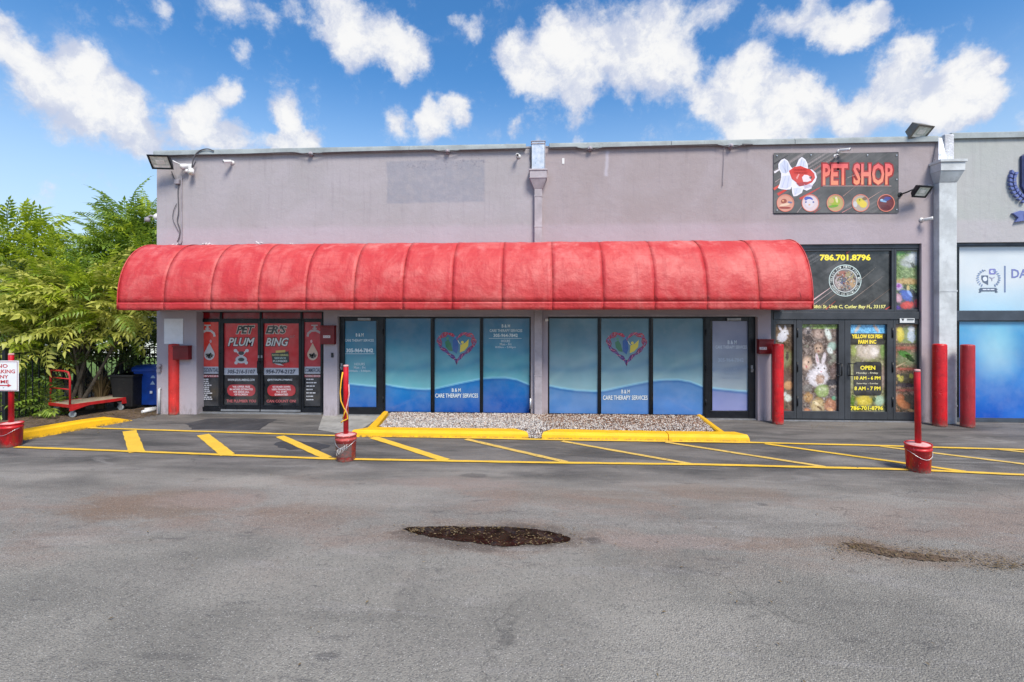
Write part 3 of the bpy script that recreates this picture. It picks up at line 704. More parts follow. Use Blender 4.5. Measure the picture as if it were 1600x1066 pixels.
# ================================================================== MAIN BUILDING
ZT = 5.70
XL = WX(245); XR = WX(1463)
bld = thing('shop_building', 'long mauve grey stucco shop building behind the red awning, with three storefronts', 'building', (XL, 0, 0))
def wall_holes(mb, x0, x1, z0, z1, holes, depth):
    xs = sorted({x0, x1, *[h[0] for h in holes], *[h[1] for h in holes]}); zs = sorted({z0, z1, *[h[2] for h in holes], *[h[3] for h in holes]})
    inside = lambda a, b: any(h[0] < a < h[1] and h[2] < b < h[3] for h in holes)
    for i in range(len(xs)-1):
        for j in range(len(zs)-1):
            if inside((xs[i]+xs[i+1])/2, (zs[j]+zs[j+1])/2): continue
            mb.raw([(xs[i], 0, zs[j]), (xs[i+1], 0, zs[j]), (xs[i+1], 0, zs[j+1]), (xs[i], 0, zs[j+1])], [(0, 1, 2, 3)])
    for a, b, c, d in holes:
        mb.raw([(a, 0, c), (a, depth, c), (a, depth, d), (a, 0, d)], [(0, 1, 2, 3)]); mb.raw([(b, 0, c), (b, depth, c), (b, depth, d), (b, 0, d)], [(3, 2, 1, 0)])
        mb.raw([(a, 0, d), (b, 0, d), (b, depth, d), (a, depth, d)], [(3, 2, 1, 0)])
        mb.raw([(a, depth, c), (b, depth, c), (b, depth, d), (a, depth, d)], [(0, 1, 2, 3)])
O1 = (WX(307), WX(505.5), 0, 2.24); O2 = (WX(527), WX(829.5), 0, 2.13); O3 = (WX(856), WX(1184), 0, 2.13); O4 = (WX(1204.5), WX(1440), 0, WZ(1440, 380.5))
mb = MB(); wall_holes(mb, XL, XR, 0, ZT, [O1, O2, O3, O4], .32)
mb.raw([(XL, 0, 0), (XL, 14, 0), (XL, 14, ZT), (XL, 0, ZT)], [(0, 1, 2, 3)[::-1]])
mb.raw([(XL, 14, 0), (XR, 14, 0), (XR, 14, ZT), (XL, 14, ZT)], [(3, 2, 1, 0)])
mb.raw([(XL+.25, .25, ZT-.4), (XR, .25, ZT-.4), (XR, 14, ZT-.4), (XL+.25, 14, ZT-.4)], [(0, 1, 2, 3)])
mb.raw([(XL+.25, .25, ZT-.4), (XR, .25, ZT-.4), (XR, .25, ZT), (XL+.25, .25, ZT)], [(3, 2, 1, 0)]); mb.raw([(XL+.25, .25, ZT-.4), (XL+.25, 14, ZT-.4), (XL+.25, 14, ZT), (XL+.25, .25, ZT)], [(0, 1, 2, 3)])
mb.build('wall', 'stucco', bld)
m_ = MB(); m_.box(XL-.04, XL+.30, .302, 14, ZT-.055, ZT+.045); m_.build('coping', 'coping', bld, .006)
# coping: metal sheets with joints
cx = [XL-.04, WX(430), WX(640), WX(822), WX(858), WX(1048), WX(1240), XR]
for i in range(len(cx)-1):
    if i == 3: continue
    m_ = MB(); m_.box(cx[i]+.003, cx[i+1]-.003, -.045, .30, ZT-.055, ZT+.045); m_.box(cx[i]+.003, cx[i+1]-.003, -.06, -.045, ZT-.075, ZT+.02)
    m_.build('coping', 'coping', bld, .006)
def ring_frame(mb, x0, x1, z0, z1, w, Y, d, wb=None, wt=None):
    wb = w if wb is None else wb; wt = w if wt is None else wt
    mb.box(x0, x0+w, Y, Y+d, z0, z1); mb.box(x1-w, x1, Y, Y+d, z0, z1); mb.box(x0+w, x1-w, Y, Y+d, z0, z0+wb); mb.box(x0+w, x1-w, Y, Y+d, z1-wt, z1)

# ---- storefront B: blue windows + doors
def glass(parent, x0, x1, z0, z1, Y, mat='glass_dark'):
    m_ = MB(); m_.box(x0, x1, Y, Y+.01, z0, z1); return m_.build('glass', mat, parent)
wave_pts = [(597, 600), (615, 604), (640, 607.5), (665, 609), (680, 608), (700, 603.5), (725, 598), (753, 592.5), (770, 591), (790, 590.8), (808, 594), (830, 603)]
def wave_y(x, off=0.0, k=1.0, x0=597):
    xs = [x0+(p[0]-597)*k for p in wave_pts]; return np.interp(x, xs, [p[1]+off for p in wave_pts])
def blue_fn(wy, palette, seed, xc):
    top, mid, low, deep = [np.array(c, float) for c in palette]
    def fn(X, Y):
        yw = wy(X); n = vnoise(X+500, Y*.8+300, 42, seed, 4); n2 = vnoise(X*.5+200, Y*1.6+100, 30, seed+2, 3)
        t_ = np.clip((Y-498)/(yw-498+1e-6), 0, 1)[..., None]
        band = 1/(1+np.exp(-((Y-(548+.25*(X-xc)+10*np.sin(X/38)))/4)))[..., None]
        c = top*(1-t_)+mid*t_; c = c+band*np.array([18, 16, 8])  # print gradient; the darker top also paints in awning shade and dark reflections
        # soft printed sweeps
        sw = np.exp(-((Y-(583-.0035*(X-xc+40)**2+.16*(X-xc)))/5.0)**2)[..., None]; c = c-sw*np.array([16, 12, 4])
        sw2 = np.exp(-((Y-(555+.010*(X-xc-50)**2*.5))/6.0)**2)[..., None]; c = c+sw2*np.array([10, 9, 5])
        lo = low*(1-np.clip((Y-yw)/45, 0, 1)[..., None])+deep*np.clip((Y-yw)/45, 0, 1)[..., None]
        d = (Y-yw)[..., None]
        a = np.clip(d/1.0+.5, 0, 1); c = c*(1-a)+lo*a
        hl = np.exp(-((d+.8)/1.5)**2); c = c*(1-hl*.75)+np.array([150, 215, 240])*hl*.75
        dk = np.exp(-((d-2.2)/1.6)**2); c = c*(1-dk*.45)+np.array([10, 80, 150])*dk*.45
        c = c+((n-.5)*26+(n2-.5)*18)[..., None]
        return [c[..., 0], c[..., 1], c[..., 2]]
    return fn
palA = ((28, 98, 138), (88, 166, 184), (16, 120, 188), (0, 80, 164))
palB = ((70, 116, 140), (126, 168, 184), (86, 138, 190), (76, 124, 188))  # paler than palA: glass reflections are mixed into the vinyl colours
palL = ((112, 116, 148), (140, 160, 176), (126, 140, 190), (130, 134, 186))
YG = .14
def heart(p, cx, cy, sx, sy):
    def hp(t, k=1.0): return (cx+k*sx*16*math.sin(t)**3/17, cy-k*sy*(13*math.cos(t)-5*math.cos(2*t)-2*math.cos(3*t)-math.cos(4*t))/15)
    top = (196, 40, 58); low = (70, 30, 126)
    for j, (amp, ph, k0) in enumerate(((.06, 0, .97), (.06, 2.1, .88), (.05, 4.2, 1.04), (.04, 1, .92), (.07, 3, 1.0))):
        N = 72; seg = []
        for i in range(N+1):
            t = 2*math.pi*i/N; k = k0+amp*math.sin(14*t+ph); seg.append(hp(t, k))
        for i in range(0, N, 3):
            y = (seg[i][1]-(cy-sy))/(2*sy); y = min(1, max(0, y)); c = tuple(int(a*(1-y)+b*y) for a, b in zip(top, low))
            p.stroke(seg[i:i+4], 1.5, c)
            p.lay -= 1
        p.lay += 1
    for i in range(0, 40):
        t = 2*math.pi*i/40; a = hp(t, .9); b = hp(t+.12, 1.1); y = min(1, max(0, (a[1]-(cy-sy))/(2*sy)))
        p.stroke([a, b], .8, (214, 120, 140) if i % 2 else (120, 90, 170)); p.lay -= 1
    p.lay += 1
    p.poly([(cx-18, cy-6), (cx-13, cy-9), (cx-9, cy-3), (cx-6, cy+9), (cx-12, cy+8), (cx-17, cy+2)], (40, 120, 84))
    p.poly([(cx-6, cy-8), (cx-1, cy-12), (cx+2, cy-6), (cx+3, cy+4), (cx, cy+13), (cx-6, cy+8)], (26, 88, 160))
    p.poly([(cx+5, cy+11), (cx+6, cy-1), (cx+13, cy-4), (cx+19, cy-10), (cx+18, cy+1), (cx+12, cy+8)], (226, 204, 66))
    p.ell(cx+9, cy-5, 2.2, 2.2, (232, 212, 90)); p.ell(cx-2, cy-13, 2, 2, (70, 130, 190)); p.ell(cx-14, cy-11, 2, 2, (70, 150, 110))
    p.stroke([(cx+2, cy-8), (cx+4, cy-4), (cx+6, cy-2)], 1, (226, 226, 210))
def blue_window(x0, x1, y0, y1, pal, wy, seed, xc, art=None, label=None):
    X0, X1 = WX(x0), WX(x1); Z1 = 2.12; Z0 = .06
    m_ = MB(); ring_frame(m_, X0, X1, Z0, Z1, .022, YG-.03, .06); w = m_.build('window', 'black_frame', bld, .003)
    if label: w['label'] = label
    glass(w, X0+.022, X1-.022, Z0+.022, Z1-.022, YG+.012)
    p = Print(YG+.008); fx0 = x0+2.2; fx1 = x1-2.2
    p.canvas(fx0, y0, fx1, y1+6, 1.6, blue_fn(wy, pal, seed, xc)); p.build('vinyl_print', w)
    for nm_, fn_a in (art or []): q = Print(YG+.006); fn_a(q); q.build(nm_, w)
    return w
wA = lambda X: wave_y(X); wB = lambda X: wave_y(X, 3.0, 1.05, 857)
def art1(q):
    q.text('B & M', 706, 607, 720, 612.5, (226, 238, 240), .02, outline=(30, 90, 150)); q.text('CARE THERAPY SERVICES', 680, 615, 747, 621.5, (226, 238, 240), .015, outline=(30, 90, 150))
def art2(q):
    c = (206, 222, 226)
    q.text('B & M', 784, 507, 797, 512, c); q.text('CARE THERAPY SERVICES', 765, 514.5, 816, 519, c, .01); q.text('305-964-7842', 771, 521.5, 809, 527, c, .03); q.rect(764, 528.6, 815, 529.2, c)
    q.text('HOURS', 783, 531, 797, 535, c, .01); q.text('Mon - Fri', 781, 536, 799, 540, c, .01); q.text('8:00am - 5:00pm', 774, 541, 806, 545, c, .01)
def art3(q):
    q.text('B & M', 971, 609, 984, 615, (232, 238, 240), .02, outline=(60, 110, 150)); q.text('CARE THERAPY SERVICES', 942, 618, 1012, 625, (232, 238, 240), .015, outline=(60, 110, 150))
blue_window(597.5, 675, 498, 641, palA, wA, 11, 640, None, 'blue vinyl covered window beside the blue glass door')
blue_window(675.4, 751.8, 498, 641, palA, wA, 12, 700, [('heart_emblem', lambda q: heart(q, 713.5, 540, 30, 24)), ('lettering', art1)], 'blue window with a woven heart emblem, left of the downspout')
blue_window(752.2, 829.3, 498, 642, palA, wA, 13, 800, [('lettering', art2)], 'blue window with white opening hours, left of the downspout')
blue_window(856.2, 936.8, 498, 646, palB, wB, 14, 900, None, 'pale blue window right of the downspout')
blue_window(937.2, 1018, 498, 646, palB, wB, 15, 970, [('heart_emblem', lambda q: heart(q, 979, 541, 31, 25)), ('lettering', art3)], 'pale blue window with a woven heart emblem, right of the downspout')
blue_window(1018.4, 1104, 498, 646, palB, wB, 16, 1060, None, 'pale blue window beside the lilac glass door')
# sill under the windows
for a, b in ((598, 829), (857, 1103)):
    m_ = MB(); m_.box(WX(a), WX(b), YG-.05, YG+.1, 0, .055); m_.build('sill', 'concrete', bld)
def pull(mb, x, z, Y, h=.22, dx=0.0):
    mb.tube([(x, Y, z-h/2), (x, Y-.05, z-h/2), (x+dx, Y-.055, z), (x, Y-.05, z+h/2), (x, Y, z+h/2)], .009, 8)
def glass_door(x0, x1, gx0, gx1, zt, zb, pal, wy, seed, art, hx, label, fmat='black_frame'):
    X0, X1 = WX(x0), WX(x1); G0, G1 = WX(gx0), WX(gx1)
    m_ = MB(); m_.box(X0, G0, YG-.04, YG+.06, .02, zt); m_.box(G1, X1, YG-.04, YG+.06, .02, zt); m_.box(G0, G1, YG-.034, YG+.06, zt-.085, zt); m_.box(G0, G1, YG-.034, YG+.06, .02, .17)
    d = m_.build('door', fmat, bld, .004); d['label'] = label
    glass(d, G0, G1, .17, zt-.085, YG+.012)
    ytop = HY-(zt-.085-CH)*FOC/((YG+CD)/ray((gx0+gx1)/2, 500).y); ybot = HY-(.17-CH)*FOC/((YG+CD)/ray((gx0+gx1)/2, 500).y)
    p = Print(YG+.008); p.canvas(gx0+.2, ytop, gx1-.2, ybot-.3, 1.6, blue_fn(wy, pal, seed, (gx0+gx1)/2)); p.build('vinyl_print', d)
    q = Print(YG+.006); art(q); q.build('lettering', d)
    h = MB(); hX = WX(hx); h.box(hX-.02, hX+.02, YG-.05, YG-.04, .98, 1.12); h.tube([(hX, YG-.05, 1.05), (hX, YG-.09, 1.05), (hX, YG-.095, 1.0)], .011, 8); h.build('handle', 'sill_metal', d)
    k = MB(); mx = (G0+G1)/2+.08; k.box(mx-.14, mx+.14, YG-.075, YG-.036, zt-.075, zt-.02); k.build('door_closer', 'sill_metal', d, .005)
    s = MB(); s.box(X0, X1, YG-.10, YG+.06, 0, .02); s.build('threshold', 'sill_metal', d)
    j = MB()
    for zz in (.35, 1.05, 1.8):
        xx = X0+.012 if abs(hx-x1) < abs(hx-x0) else X1-.012; j.tube([(xx, YG-.048, zz-.06), (xx, YG-.048, zz+.06)], .012, 8)
    j.build('hinge', 'black_frame', d)
def artd1(q):
    c = (214, 228, 232)
    q.text('B & M', 556, 521, 568, 526, c); q.text('CARE THERAPY SERVICES', 539, 530, 584, 534, c, .01); q.text('305-964-7842', 541, 544.5, 583, 551, c, .04); q.rect(538, 552.6, 585, 553.3, c)
    q.text('HOURS', 554, 567, 570, 571, c, .01); q.text('Mon - Fri', 553, 572.5, 571, 576.5, c, .01); q.text('8:00am - 5:00pm', 544, 578, 579, 582, c, .01)
def artd2(q):
    c = (206, 216, 226)
    q.text('B & M', 1137, 532, 1151, 538, c); q.text('CARE THERAPY SERVICES', 1118, 540, 1167, 545, c, .015); q.text('305-964-7842', 1122, 559.5, 1162, 566, (176, 190, 204), .03)
    c = (160, 176, 192); q.text('HOURS', 1135, 575, 1152, 579, c, 0); q.text('Mon - Fri', 1134, 582, 1153, 586, c, 0); q.text('8:00am - 5:00pm', 1127, 589, 1161, 593, c, 0)
glass_door(527.4, 597.2, 535, 588, 2.12, .02, palA, lambda X: wave_y(X*0+600, 0)+4-(588-X)*.10, 21, artd1, 531, 'glass door covered in blue vinyl with white phone number')
glass_door(1104.4, 1183.6, 1113, 1173, 2.12, .02, palL, lambda X: 607+(X-1113)*.12-((X-1113)/60)**2*1.5, 22, artd2, 1178, 'glass door covered in pale lilac vinyl')

# ---- storefront A: plumber
YP = .22
def plumb_side(x0, x1, red, name_txt, seed, label, flip):
    X0, X1 = WX(x0, YP), WX(x1, YP)
    m_ = MB(); ring_frame(m_, X0, X1, .03, 2.06, .05, YP-.03, .07, wb=.10, wt=.05); w = m_.build('window', 'black_frame', bld, .003); w['label'] = label
    glass(w, X0+.05, X1-.05, .13, 2.01, YP+.014)
    a, b = x0+3.6, x1-3.6; q = Print(YP+.010)
    q.canvas(a, 500, b, 573, 1.5, painted(red, [], seed, 14, 20)); q.rect(a, 573, b, 584, (188, 190, 200)); q.rect(a, 584, b, 634.5, (18, 22, 32)); q.rect(a, 586, b, 589.5, (176, 46, 58)); q.build('vinyl_print', w)
    q = Print(YP+.006); m = (a+b)/2
    q.text(name_txt, a+1, 575, b-1, 582, (70, 80, 100), .02, .3); q.text('PLUMBING SERVICES' if flip else 'SERVICES', a+1, 586.4, b-1, 589, (230, 220, 222), .01)
    q.build('lettering', w); q = Print(YP+.006)
    tc = (208, 204, 206) if not flip else (176, 160, 166)
    s = 1 if not flip else -1; tx = m-3*s
    q.stroke([(tx-9*s, 520), (tx-2*s, 516.5), (tx+5*s, 517), (tx+10*s, 521), (tx+11*s, 526)], 3.6, tc); q.rect(tx-1.6, 508, tx+1.6, 517, tc); q.rect(tx-5, 507.5, tx+5, 509.5, tc); q.rect(tx-3.5, 512.5, tx+3.5, 514, tc)
    q.ell(m+2*s, 533.5, 1.6, 2.6, (224, 180, 184)); 
    drop = [(m, 536)]+[(m+8.2*math.cos(R(a_)), 554+9*math.sin(R(a_))) for a_ in range(-25, 206, 15)]
    q.poly(drop, (206, 200, 200) if not flip else (202, 172, 152))
    for i in range(14):
        an = i*2.4; rr = 5.2*math.sqrt(i/14); q.ell(m+rr*math.cos(an), 556+rr*.8*math.sin(an), 1.8, 1.5, ((60, 66, 60), (120, 116, 108), (40, 44, 46), (150, 146, 140))[i % 4], i*30, 8); q.lay -= 1
    q.lay += 1
    q.build('tap_picture', w); q = Print(YP+.006); rr_ = random.Random(seed)
    for i in range(11 if not flip else 7):
        yy = 592+i*(3.1 if not flip else 5.3); ln = rr_.uniform(9, 17); xx = a+3
        while ln > 0:
            wl = rr_.uniform(2, 4.5); q.rect(xx, yy, min(b-1, xx+wl), yy+1.7, (196, 198, 206)); q.lay -= 1; xx += wl+.8; ln -= wl+.8
        if not flip: q.rect(a+1, yy, a+2, yy+1.6, (196, 60, 66)); q.lay -= 1
    q.lay += 1
    q.build('lettering', w)
plumb_side(308.5, 346, (228, 58, 44), 'RESIDENTIAL', 31, 'red and black vinyl covered sidelight with a grey tap, left of the double doors', False)
plumb_side(472, 505, (184, 42, 56), 'COMMERCIAL', 32, 'darker red and black sidelight with a tap, right of the double doors', True)
def plumb_door(x0, x1, seed, right):
    X0, X1 = WX(x0, YP), WX(x1, YP)
    m_ = MB(); ring_frame(m_, X0, X1, .04, 2.06, .055, YP-.035, .075, wb=.14, wt=.08); d = m_.build('door', 'black_frame', bld, .004)
    glass(d, X0+.055, X1-.055, .18, 1.98, YP+.014)
    a, b = x0+3.9, x1-3.9; q = Print(YP+.010)
    q.canvas(a, 502.5, b, 575, 1.5, painted((206, 44, 52), [], seed, 14, 20)); q.rect(a, 575, b, 586, (190, 192, 202)); q.rect(a, 586, b, 637, (16, 20, 28)); q.build('vinyl_print', d)
    q = Print(YP+.006); m = (a+b)/2; ol = (206, 198, 190)
    if not right:
        q.text('PET', 369, 509, 398, 521.5, (30, 34, 38), .03, .3, outline=ol); q.text('PLUM', 356, 528, 398, 541, (216, 214, 214), .02, .3, outline=(30, 30, 34))
        q.build('lettering', d); q = Print(YP+.005)
        for s in (-1, 1): q.stroke([(377-9*s, 547), (377-5*s, 551), (377+6*s, 564), (377+8*s, 569)], 2.6, (206, 204, 206)); q.ell(377-9*s, 548, 2.8, 2.6, (206, 204, 206))
        q.ell(377, 562, 9, 6, (196, 196, 198)); q.ell(377, 562, 5, 3, (40, 50, 54)); q.ell(377, 552, 4.5, 3, (46, 48, 52)); q.ell(369, 567, 2.6, 2.6, (206, 204, 206)); q.ell(385, 567, 2.6, 2.6, (206, 204, 206)); q.build('wrench_emblem', d); q = Print(YP+.006)
        q.text('305-216-5107', 355, 577.5, 399, 584, (58, 66, 82), .03, .15); q.text('WWW.EPLPLUMBING.COM', 356, 592, 398, 595.5, (216, 220, 226), .02, .2)
        L = ('WE OFFER FREE', 'IN HOME ESTIMATES', 'WE SERVE ALL', 'OF FLORIDA'); bt = 'THE PLUMBER YOU'
    else:
        q.text("ER'S", 415, 509, 448, 521.5, (30, 34, 38), .03, .3, outline=ol); q.text('BING', 415, 528, 451, 541, (216, 214, 214), .02, .3, outline=(30, 30, 34)); q.text('LLC', 453, 524, 461, 527.5, (170, 120, 120), .02, .3)
        q.poly([(424, 552), (451, 549), (452, 566), (440, 569), (426, 568)], (22, 34, 34)); q.poly([(431, 548), (446, 547), (446, 550.5), (431, 551.5)], (206, 176, 90))
        q.text('NOW HIRING', 425.5, 553.3, 450.5, 556.5, (196, 200, 130), .02); q.text('SERVICE', 429, 558.3, 447, 561.2, (180, 206, 200), .02); q.text('PLUMBERS', 427, 562.8, 449, 566, (206, 212, 210), .02); q.poly([(428, 568), (438, 568.5), (444, 571.5), (436, 570.5)], (206, 206, 206))
        q.text('954-774-2127', 416, 577.5, 462, 584, (58, 66, 82), .03, .15); q.text('@PETERSPLUMBING', 418, 592, 457, 595.5, (216, 220, 226), .02, .2)
        L = ('NO MONEY DOWN', '100% FINANCING', 'ALL JOBS', 'GUARANTEED'); bt = 'CAN COUNT ON!'
    q.rrect(m-22, 601, m+22, 619, 8, (172, 44, 54))
    for i, tx in enumerate(L):
        hw = len(tx)*1.05; q.text(tx, m-hw, 603+i*4, m+hw, 606+i*4, (232, 224, 226), .02)
    q.text(bt, m-23, 624.5, m+23, 629, (178, 92, 96), .03)
    for k in range(3): q.rect(m-18+k*9, 499.2, m-12+k*9, 500.4, (196, 190, 190))
    q.build('lettering', d)
    h = MB(); hx = X1-.03 if not right else X0+.03; pull(h, hx, 1.02, YP-.035, .26); h.build('handle', 'black_frame', d)
    k = MB(); k.box(hx-.018, hx+.018, YP-.045, YP-.035, 1.02+.2, 1.08+.2); k.build('lock', 'sill_metal', d)
    k = MB(); k.box(X0+.01, X1-.01, YP-.045, YP-.035, .045, .085); k.build('kick_plate', 'sill_metal', d)
    d['label'] = ('right' if right else 'left')+" leaf of the plumber's red vinyl double doors"
plumb_door(346.4, 407.8, 33, False); plumb_door(408.4, 471.6, 34, True)
# red transom panes above, threshold, soffit
for i, (a, b) in enumerate(((308.5, 346), (346.4, 408), (408.4, 471.6), (472, 505))):
    m_ = MB(); ring_frame(m_, WX(a, YP), WX(b, YP), 2.062, 2.238, .02, YP-.03, .07); w = m_.build('transom_window', 'black_frame', bld)
    glass(w, WX(a, YP)+.02, WX(b, YP)-.02, 2.08, 2.22, YP, 'red_glass')
m_ = MB(); m_.box(WX(308, YP), WX(505, YP), .12, .31, 0, .028); m_.build('threshold', 'sill_metal', bld)

# ---- storefront C: pet shop
YC = .10
def pc(px): return WX(px, YC)
zt4 = O4[3]
m_ = MB()
m_.box(O4[0], O4[1], YC-.05, YC+.08, zt4-.085, zt4); m_.box(pc(1437.3), O4[1], YC-.05, YC+.08, 0, zt4-.085); m_.box(O4[0], pc(1206.5), YC-.05, YC+.08, 0, zt4-.085)
zA, zB = WZ(1320, 499, YC), WZ(1320, 487.5, YC)
m_.box(pc(1206.5), pc(1437.3), YC-.065, YC+.08, zA, zB); m_.box(pc(1206.5), pc(1437.3), YC-.03, YC+.08, 0, .035)
m_.build('storefront_frame', 'dark_frame', bld, .004)
def pet_window(x0, x1, z0, z1, y0, y1, wl, fn, art, label, wb=None):
    m_ = MB(); X0, X1 = pc(x0), pc(x1); ring_frame(m_, X0, X1, z0, z1, wl, YC-.035, .08, wb=wb); w = m_.build('window', 'dark_frame', bld, .003); w['label'] = label
    glass(w, X0+wl, X1-wl, z0+(wb or wl), z1-wl, YC+.014)
    pxw = wl*FOC/((YC+CD)/ray((x0+x1)/2, 500).y)
    q = Print(YC+.010); q.canvas(x0+pxw, y0, x1-pxw, y1, 1.25, fn); q.build('picture', w)
    if art: art.w = w; q = Print(YC+.006); art(q)
    return w
def blackstreak(seed, x0, streaks):
    def fn(X, Y):
        n = vnoise((X+Y*.9)+400, (Y-X*.6)*4+900, 22, seed, 5); n2 = vnoise(X+100, Y+100, 30, seed+1, 4)
        d = X+Y*1.25
        lines = np.clip((vnoise(d*0+50, (Y+X*.62)*1.0+60, 2.0, seed+7, 3)-.58)*7, 0, 1)*np.clip((vnoise(X+10, Y+800, 40, seed+3, 2)-.35)*3, 0, 1)
        g = 44+(n-.5)*36+(n2-.5)*34+lines*52*np.clip(1.5-(X-x0)/90, .12, 1)
        return [g*1.0, g*1.0, g*1.02]
    return fn
def art_transom(q):
    W_ = art_transom.w
    q.text('786.701.8796', 1281, 397.5, 1360.5, 407.5, (246, 224, 50), .045)
    for (a, b, w_, c) in (((1262, 475), (1300, 448), 2.4, (206, 176, 178)), ((1268, 478), (1312, 446), 1.2, (170, 150, 152)), ((1280, 480), (1330, 440), .8, (150, 120, 100)), ((1330, 470), (1380, 432), .8, (160, 140, 130)), ((1350, 482), (1390, 452), .7, (140, 110, 90)), ((1290, 484), (1306, 470), 1.6, (166, 60, 54)), ((1383, 484), (1392, 478), 2.2, (180, 60, 54)), ((1322, 396), (1334, 389), 3, (150, 50, 46)), ((1344, 438), (1368, 418), .7, (150, 140, 130))): q.stroke([a, b], w_, c, w_*.2)
    q.build('lettering', W_); q = Print(YC+.005); cx, cy = 1320.5, 438.5
    q.ell(cx, cy, 25.5, 25, (188, 206, 204), n=40); q.ell(cx, cy, 24.2, 23.7, (28, 30, 32), n=40); q.ell(cx, cy, 19.2, 18.8, (196, 204, 204), n=40); q.ell(cx, cy, 18, 17.6, (120, 108, 106), n=40)
    q.arctext('YELLOW KOI FISH FARM INC', cx, cy, 21.6, 3.2, -100, 100, (206, 214, 210)); q.arctext('BREEDERS AND EXOTIC PETS', cx, cy, 21.6, 3.2, 250, 110, (206, 214, 210), flip=True)
    r = random.Random(4)
    for (ex, ey, erx, ery, ec) in ((-4, -9, 9, 6, (150, 96, 84)), (7, -8, 7, 6, (150, 140, 106)), (-9, 2, 7, 9, (170, 156, 156)), (-3, 1, 6, 5, (92, 94, 120)), (8, 4, 8, 8, (170, 140, 104)), (0, 11, 10, 5, (140, 132, 126))): q.ell(cx+ex, cy+ey, erx, ery, ec)
    for i in range(110):
        a = r.random()*6.28; d = math.sqrt(r.random())*16; c = r.choice(((150, 104, 90), (176, 168, 166), (96, 90, 100), (160, 138, 100), (116, 120, 100), (76, 76, 84), (196, 184, 170), (140, 122, 124)))
        q.ell(cx+d*math.cos(a), cy+d*math.sin(a), r.uniform(.7, 2.1), r.uniform(.5, 1.3), c, r.random()*180, 7)
        if i % 10: q.lay -= 1
    q.lay += 1
    q.build('round_emblem', W_); q = Print(YC+.006); q.text('9852 SW 168th St, Unit C, Cutler Bay FL, 33157', 1236, 476.5, 1384, 483.5, (226, 220, 130), .025, .1, outline=(48, 50, 40)); q.build('lettering', W_)
ztT = zt4-.088
yT0 = 388.5; yT1 = 486.5
pet_window(1207, 1243, zB+.003, ztT, yT0+1, yT1, .045, painted((96, 100, 108), [(1235, 420, 12, 40, 0, (150, 156, 166))], 41, 30), None, 'narrow transom window behind the awning end')
pet_window(1243.4, 1395, zB+.003, ztT, yT0, yT1-1, .045, blackstreak(42, 1247, 5), art_transom, 'wide black transom window with a yellow phone number and round animal emblem')
sh = [(1424, 408, 20, 11, -15, (176, 182, 186)), (1430, 400, 13, 9, 0, (196, 202, 206)), (1414, 410, 9, 3, 10, (150, 156, 150)), (1405, 396, 10, 4, 0, (90, 150, 60)), (1426, 414, 6, 3, 60, (70, 76, 70)), (1418, 440, 26, 6, 0, (176, 146, 96)),
      (1418, 472, 24, 29, 0, (42, 44, 58)), (1404, 448, 8, 7, 20, (186, 160, 206)), (1404, 447, 4, 3, 0, (150, 80, 160)), (1416, 462, 14, 8, 50, (60, 96, 186)), (1421, 458, 9, 3, 55, (130, 160, 220)), (1404, 466, 6, 9, -20, (196, 150, 170)), (1418, 477, 13, 7, 0, (206, 56, 50)), (1419, 450, 3, 5, 0, (200, 180, 120)), (1433, 474, 6, 9, 0, (170, 40, 56)), (1402, 482, 6, 6, 0, (80, 50, 140)), (1420, 487, 20, 3, 0, (80, 60, 150))]
pet_window(1395.4, 1437, zB+.003, ztT, yT0, yT1, .045, painted((106, 128, 76), dabs(1396, 388, 1437, 446, 40, ((80, 110, 50), (150, 170, 110), (120, 120, 80)), 20)+sh, 43, 66, 3), None, 'narrow transom window with a grey parrot and a blue bird')
# double doors and sidelights
def pet_leaf(name, x0, x1, wl, y0, y1, fn, art, label, handle=None, wb=.155, wt=.10):
    m_ = MB(); X0, X1 = pc(x0), pc(x1); ring_frame(m_, X0, X1, .036, zA-.002, wl, YC-.045, .09, wb=wb, wt=wt); w = m_.build(name, 'dark_frame', bld, .004); w['label'] = label
    glass(w, X0+wl, X1-wl, .036+wb, zA-wt, YC+.014)
    pxw = wl*FOC/((YC+CD)/ray((x0+x1)/2, 500).y)
    q = Print(YC+.010); q.canvas(x0+pxw, y0, x1-pxw, y1, .9, fn); q.build('picture', w)
    if art: q = Print(YC+.006); art(q); q.build('lettering', w)
    if handle:
        h = MB(); hx = pc(handle); zz = WZ(handle, 577, YC)
        s = 1 if handle > 1318 else -1
        h.tube([(hx, YC-.045, zz-.12), (hx, YC-.09, zz-.12), (hx+s*.12, YC-.095, zz-.12)], .009, 8); h.tube([(hx, YC-.045, zz+.12), (hx, YC-.09, zz+.12), (hx+s*.12, YC-.095, zz+.12)], .009, 8); h.tube([(hx, YC-.09, zz-.12), (hx, YC-.09, zz+.12)], .011, 8)
        h.build('handle', 'black_frame', w)
        j = MB(); ex = X0+.014 if handle < 1318 else X1-.014
        for q_ in (.4, 1.1, 1.8): j.tube([(ex, YC-.054, q_-.1), (ex, YC-.054, q_+.1)], .014, 8)
        j.build('hinge', 'black_frame', w)
    return w
r_ = random.Random(9)
